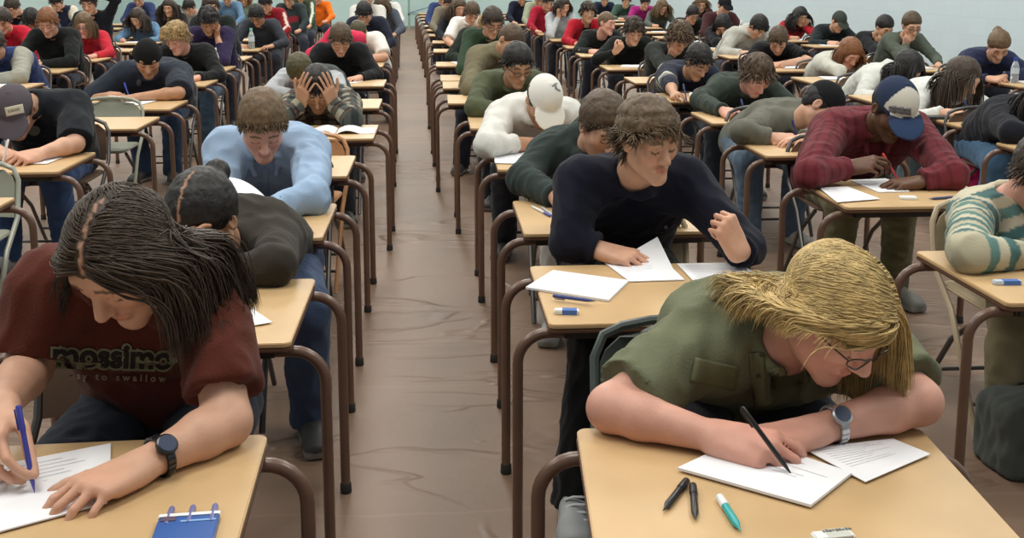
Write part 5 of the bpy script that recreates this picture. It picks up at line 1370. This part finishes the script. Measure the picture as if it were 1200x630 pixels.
# ------------------------------------------------------------------ papers, pens and things on the desks
sheet_px([(-45, 556), (130, 522), (129, 585), (-45, 640)], 'top exam sheet under the left hand of the rust-red shirt student', sheets=2, curl=0)
sheet_px([(-30, 572), (128, 562), (126, 592), (-30, 634)], 'lower exam sheets under the hand of the rust-red shirt student', lines=False, sheets=2)
sheet_px([(872, 516), (998, 559), (950, 597), (794, 553)], 'stapled exam booklet under the pen of the blond student', sheets=4)
sheet_px([(942, 529), (1046, 517), (1090, 535), (1014, 568)], 'single exam sheet at the right hand of the blond student', sheets=1)
sheet_px([(648, 319), (737, 331), (713, 354), (616, 339)], 'closed exam booklet with a blue pen on it', sheets=5, lines=False)
sheet_px([(703, 305), (770, 298), (802, 329), (738, 331)], 'open exam page under the right hand of the navy sweater student', sheets=2, lift=lambda u, v: .035 * max(0, u - .4) * max(0, .6 - v) * 4, lines=True)
sheet_px([(793, 310), (868, 309), (895, 330), (814, 332)], 'exam sheet at the right of the navy sweater student', sheets=1)
sheet_px([(578, 177), (622, 177), (616, 193), (580, 192)], 'exam paper in front of the white cap student', sheets=2)
sheet_px([(258, 351.5), (276, 349.5), (319, 379.5), (262, 389)], 'exam sheet on the desk of the dark brown sweater student', sheets=1)
sheet_px([(960, 221.5), (993, 220), (1031, 234.5), (981, 238.5)], 'white exam sheet at the near left of the burgundy shirt student', sheets=1)
sheet_px([(996, 212), (1038, 210), (1066, 225), (1030, 226)], 'exam booklet under the hand of the burgundy shirt student', sheets=3)
# curling page turned by the light blue shirt student
a0 = aty(263, 212, 3.72); cq = [at(258, 256)[:2], at(300, 250)[:2], at(318, 262)[:2], at(268, 270)[:2]]
m = MB(); n = 12; vs = []
for k in (0, 1):
    for j in range(n + 1):
        for i in range(3):
            v = j / n; ang = v * 1.7; R = .17
            p = A([a0[0] + .02 + .19 * v - .0, 3.62 - .02 * i - .16 * i / 2, DZ + .155 - .150 * v ** 2.2]); vs.append(p + A([0, 0, -.0012 * k]))
st = 3 * (n + 1)
fs = [(j * 3 + i, j * 3 + i + 1, j * 3 + i + 4, j * 3 + i + 3) for j in range(n) for i in range(2)] + [(st + j * 3 + i, st + j * 3 + i + 3, st + j * 3 + i + 4, st + j * 3 + i + 1) for j in range(n) for i in range(2)]
m.add(vs, fs); tag(m.build('exam_booklet_page', M_PAPER, None, True, origin=vs[-1]), 'curling booklet page lifted before the light blue shirt student', 'paper')
# open book before the flannel shirt student
bk_ = empty('open_booklet', at(395, 154)); tag(bk_, 'open white booklet before the flannel shirt student', 'booklet')
for sx, nm in ((-1, 'page'), (1, 'page')):
    m = MB(); vs = []; n = 8
    for k in (0, 1):
        for i in range(n + 1):
            u = i / n
            for y in (-.11, .11): vs.append((sx * .005 + sx * u * .20, y, .004 + .022 * math.sin(min(1, u * 1.6) * math.pi) * (1 - u * .5) - .004 * k * (1 if u < .95 else .5)))
    st = 2 * (n + 1); fs = []
    for i in range(n): a1 = 2 * i; fs += [(a1, a1 + 1, a1 + 3, a1 + 2), (st + a1, st + a1 + 2, st + a1 + 3, st + a1 + 1), (a1, a1 + 2, st + a1 + 2, st + a1), (a1 + 1, st + a1 + 1, st + a1 + 3, a1 + 3)]
    m.add(vs, fs); m.build(nm, M_PAPER, bk_, True)
def pen_on_desk(p0, p1, col, label, r=.0045, z=DZ, clear=False, capcol=None):
    a = at(*p0, z + r); b = at(*p1, z + r); a[2] = z + r + .0004; b[2] = a[2]
    return make_pen(a, b - a, col, label, float(np.linalg.norm(b - a)), None, r, clear, capcol)
BKC = (.012, .012, .014)
pen_on_desk((777, 598), (805, 563), BKC, 'black ballpoint lying left of the other pens on the nearest right desk', .0060)
pen_on_desk((815, 609), (812, 568), BKC, 'black pen lying between the ballpoint and the teal pen', .0058)
pen_on_desk((868, 622), (843, 582), (.02, .36, .36), 'teal and white pen lying on the nearest right desk', .0062, DZ, False, True)
pen_on_desk((698, 353), (648, 346.5), (.03, .05, .22), 'dark blue pen lying on the closed exam booklet', .0045, DZ + .009)
pen_on_desk((622, 241), (645, 253), (.05, .07, .30), 'blue-capped pen on the desk of the charcoal hoodie student', .0045, clear=True)
pen_on_desk((634, 242), (653, 256), (.45, .47, .52), 'pale pen beside the blue-capped pen', .0042)
pen_on_desk((655, 243), (664, 254), (.03, .05, .03), 'dark green pen on the desk of the charcoal hoodie student', .0048)
pen_on_desk((1088, 233), (1118, 231), (.05, .07, .16), 'navy pen with red end on the desk of the burgundy shirt student', .005)
pen_on_desk((331, 258), (318, 264), (.06, .10, .32), 'blue pen end on the desk of the light blue shirt student', .006)
def block(name, c, size, rz, m, label, cat, sleeve=None, sm=None, z=DZ):
    r = empty(name, (c[0], c[1], z), math.radians(rz)); tag(r, label, cat)
    b = MB(); b.box((0, 0, size[2] / 2), size, None, min(size) * .18); b.build('rubber_block', m, r, True)
    if sleeve: b = MB(); b.box((size[0] * .12, 0, size[2] / 2), (size[0] * .62, size[1] * 1.04, size[2] * 1.06), None, .0006); b.build('paper_sleeve', sm, r)
    return r
WHT = mat('eraser_white', (.78, .80, .76), .6); BLU = mat('sleeve_blue', sr(70, 110, 180), .5)
e_ = block('eraser', at(664, 367.5), (.060, .022, .012), -8, WHT, 'blue and white eraser on the near edge of the second right desk', 'eraser', True, BLU)
e_ = block('eraser', at(976, 634), (.062, .024, .013), 6, WHT, 'white eraser at the near edge of the nearest right desk', 'eraser', True, mat('sleeve_pale', sr(196, 198, 190), .5))
b = MB()
for k in range(8): b.box((-.010 + .0052 * k, .0075, .0140), (.0034, .0055, .0004))
for q in [b]: 
    mbk = q
mbs = MB()
for k in range(9): mbs.box((-.012 + .0052 * k, .0065 + .0008 * (k % 2), .01385), (.0030 + .0008 * (k % 3), .0045 + .001 * ((k * 5) % 3), .0003))
mbs.build('sleeve_lettering', mat('print_grey', sr(96, 98, 92), .7), e_)
e_ = block('eraser', at(1180, 333), (.075, .022, .012), -3, mat('wrapper_pale_blue', sr(196, 208, 224), .4), 'blue and white wrapped eraser on the desk of the striped sweater student', 'eraser', True, BLU)
e_ = block('eraser', at(1064, 233), (.060, .040, .010), -10, WHT, 'small white box on the desk of the burgundy shirt student', 'eraser')
e_ = block('eraser', at(247, 336), (.045, .025, .014), 20, WHT, 'white eraser beside the dark brown sweater student', 'eraser')
e_ = block('correction_tape', at(654, 238), (.09, .022, .016), -12, mat('tape_cream', sr(214, 204, 170), .4), 'cream correction pen case beside the charcoal hoodie student', 'pen case')
# pack of three pens on the nearest left desk
pk = empty('pen_pack', at(222, 613), math.radians(4)); tag(pk, 'card pack holding three violet-blue pens on the nearest left desk', 'pen pack')
pk.scale = (.86, .95, 1)
b = MB(); b.box((0, -.035, .006), (.104, .085, .012), None, .002); b.build('card', mat('pack_blue', sr(52, 92, 160), .35, spec=.6), pk)
b = MB(); b.box((0, .006, .0095), (.106, .011, .007), None, .001); b.build('card_edge', mat('pack_white', (.78, .80, .80), .5), pk)
b = MB(); b.box((-.034, -.006, .0128), (.026, .014, .0008)); b.build('logo', mat('pack_logo', sr(88, 70, 92), .6), pk)
b = MB(); b.box((.018, -.016, .0126), (.060, .005, .0008)); b.build('stripe', mat('pack_stripe', sr(130, 170, 214), .5), pk)
for k, x in enumerate((-.036, .001, .040)):
    b = MB(); b.lathe([(.0008, .046), (.0030, .043), (.0058, .036), (.0060, -.02)], (x, 0, .0075), 10, A([[1, 0, 0], [0, 0, 1], [0, -1, 0.]])); b.build('pen', mat('pen_violet', sr(112, 116, 164), .35), pk, True)
# bottles
def bottle(c, h, col, capc, label, z=DZ, glass=True):
    r = empty('water_bottle', (c[0], c[1], z)); tag(r, label, 'bottle'); k = h / .20
    m1 = mat('bottle_' + label.split()[0], col, .12, trans=.75 if glass else 0, spec=.5)
    b = MB(); b.lathe([(.028 * k, 0), (.031 * k, .006 * k), (.031 * k, .05 * k), (.028 * k, .06 * k), (.031 * k, .07 * k), (.031 * k, .125 * k), (.020 * k, .160 * k), (.012 * k, .172 * k), (.012 * k, .18 * k)], (0, 0, 0), 14); b.build('bottle_body', m1, r, True)
    b = MB(); b.lathe([(.0145 * k, .176 * k), (.0145 * k, .200 * k), (.011 * k, .202 * k)], (0, 0, 0), 12); b.build('bottle_cap', mat('cap_' + label.split()[0], capc, .4), r, True)
    b = MB(); b.lathe([(.0315 * k, .075 * k), (.0315 * k, .118 * k)], (0, 0, 0), 14); b.build('bottle_label', mat('label_' + label.split()[0], sr(190, 204, 214), .5), r, True)
bottle(at(253, 84), .21, (.80, .84, .86), (.8, .82, .84), 'clear water bottle beside the purple top student')
bottle(aty(295, 55, 15.0 * K - .2), .24, (.72, .82, .82), sr(120, 190, 180), 'tall clear bottle with aqua cap behind the purple top student')
bottle(aty(1187, 115, 8.16), .20, (.78, .82, .88), sr(40, 70, 160), 'small bottle with blue cap beside the black jacket student at the right edge')
bottle(at(549, 84), .17, sr(60, 150, 90), sr(40, 130, 70), 'green bottle on the desk of the bottle-green sweater student')
bottle(aty(869, 22, 16.2 * K - .2), .27, (.82, .86, .88), (.85, .85, .85), 'white bottle with dark blue band against the right wall')
# drink can
cn = empty('drink_can', at(828, 46)); tag(cn, 'red and white drink can before the black jacket student leaning sideways', 'can')
b = MB(); b.lathe([(.028, 0), (.033, .006), (.033, .07), (.033, .10)], (0, 0, 0), 14); b.build('can_body', mat('can_red', sr(180, 40, 40), .35), cn, True)
b = MB(); b.lathe([(.0334, .06), (.0334, .10), (.028, .112), (.001, .112)], (0, 0, 0), 14); b.build('can_top', mat('can_white', (.75, .75, .74), .4), cn, True)
# small cases on the left desks
def pouch(c, col, label, sx=.11, sy=.055, sz=.03):
    V, F = implicit([bx((0, 0, sz), (sx * .7, sy * .6, sz * .35), None, .018, .02), el((0, 0, sz * 1.3), (sx * .8, sy * .7, sz * .8), None, .03), pl((0, 0, .001), (0, 0, -1))], .008)
    V = folds(V, F, .003, .05); o = npmesh('pencil_case', V + A([c[0], c[1], DZ]), F, fabric(col), None, (c[0], c[1], DZ)); tag(o, label, 'pencil case'); return o
pouch(at(80, 77), sr(110, 40, 60), 'maroon pouch on the desk of the red-haired student')
pouch(at(231, 92), sr(78, 92, 78), 'grey-green case on the desk of the curly blond student', .06, .04, .026)
block('notebook', at(1106, 139), (.20, .10, .016), -6, mat('notebook_dark', (.03, .03, .035), .5), 'dark notebook under the hand of the white sweater student with long brown hair', 'notebook')
block('candle_box', at(1155, 139), (.05, .03, .03), 0, mat('amber', sr(214, 150, 70), .3), 'amber trinket on the desk of the white sweater student with long brown hair', 'trinket')
# bags
def bag(c, size, col, label, name='backpack', trim=(.02, .02, .022)):
    r = empty(name, (c[0], c[1], 0)); tag(r, label, 'bag'); w, d, h = size; z = c[2]
    V, F = implicit([bx((0, 0, z + h * .42), (w * .40, d * .36, h * .36), None, .05, .05), el((0, 0, z + h * .55), (w * .48, d * .5, h * .48), None, .06), el((0, -d * .42, z + h * .32), (w * .36, d * .22, h * .26), None, .02), pl((0, 0, z + .002), (0, 0, -1))], .011)
    V = folds(V, F, .007, .12); npmesh('bag_body', V, F, fabric(col), r, (0, 0, 0))
    b = MB(); b.tube([(-w * .2, d * .3, z + h * .85), (-w * .1, d * .25, z + h * 1.05), (w * .1, d * .25, z + h * 1.05), (w * .2, d * .3, z + h * .85)], .012, 6); b.build('bag_handle', fabric(trim), r, True)
    b = MB()
    b.tube([(w * .2, -d * .42, z + h * .80), (w * .30, -d * .72, z + h * .55), (w * .26, -d * .75, z + h * .25), (w * .38, -d * .6, z + .02)], .014, 6); b.build('shoulder_strap', fabric(trim), r, True)
    return r
g0 = at(1200, 548, 0); bag((g0[0] + .03, g0[1] + .02, 0), (.22, .17, .22), sr(74, 78, 74), 'grey backpack with black strap on the floor at the lower right edge')
g0 = aty(1158, 200, 5.75); bag((g0[0], 5.72, .22), (.24, .16, .42), sr(150, 30, 78), 'pink bag hanging behind the black jacket student at the right edge', 'shoulder_bag')
# red coat over a chair, left of the aisle
g0 = aty(368, 52, 9.0)
V, F = implicit([rc(g0 + A([-.05, .35, -.14]), g0 + A([.14, .35, .06]), .07, .06, .05), rc(g0 + A([.14, .35, .06]), g0 + A([.34, .36, .02]), .06, .07, .05), rc(g0 + A([-.05, .35, -.14]), g0 + A([-.08, .36, -.40]), .075, .06, .05)], .014)
V = folds(V, F, .008, .1); tag(npmesh('coat', V, F, fabric(sr(206, 52, 84)), None, (g0[0], g0[1], 0)), 'pink-red coat slung behind the black sweater student left of the aisle', 'coat')

# laces on the pale running shoe under the second right desk
sh_ = [o for o in navy['root'].children if o.name.startswith('shoe')][0]
ak = at(672, 578, .07); og = navy['org']
for k in range(5):
    y0 = ak[1] - .035 - .022 * k; z0 = .105 - .010 * k
    m = MB(); m.tube([(ak[0] - .030, y0, z0 - .012), (ak[0] - .010, y0 - .010, z0), (ak[0] + .012, y0 - .012, z0), (ak[0] + .030, y0 + .006, z0 - .012)], .0032, 6)
    m.build('lace', mat('lace_white', (.62, .63, .62), .8), sh_, True, origin=og)
hall(); lights(); camera()
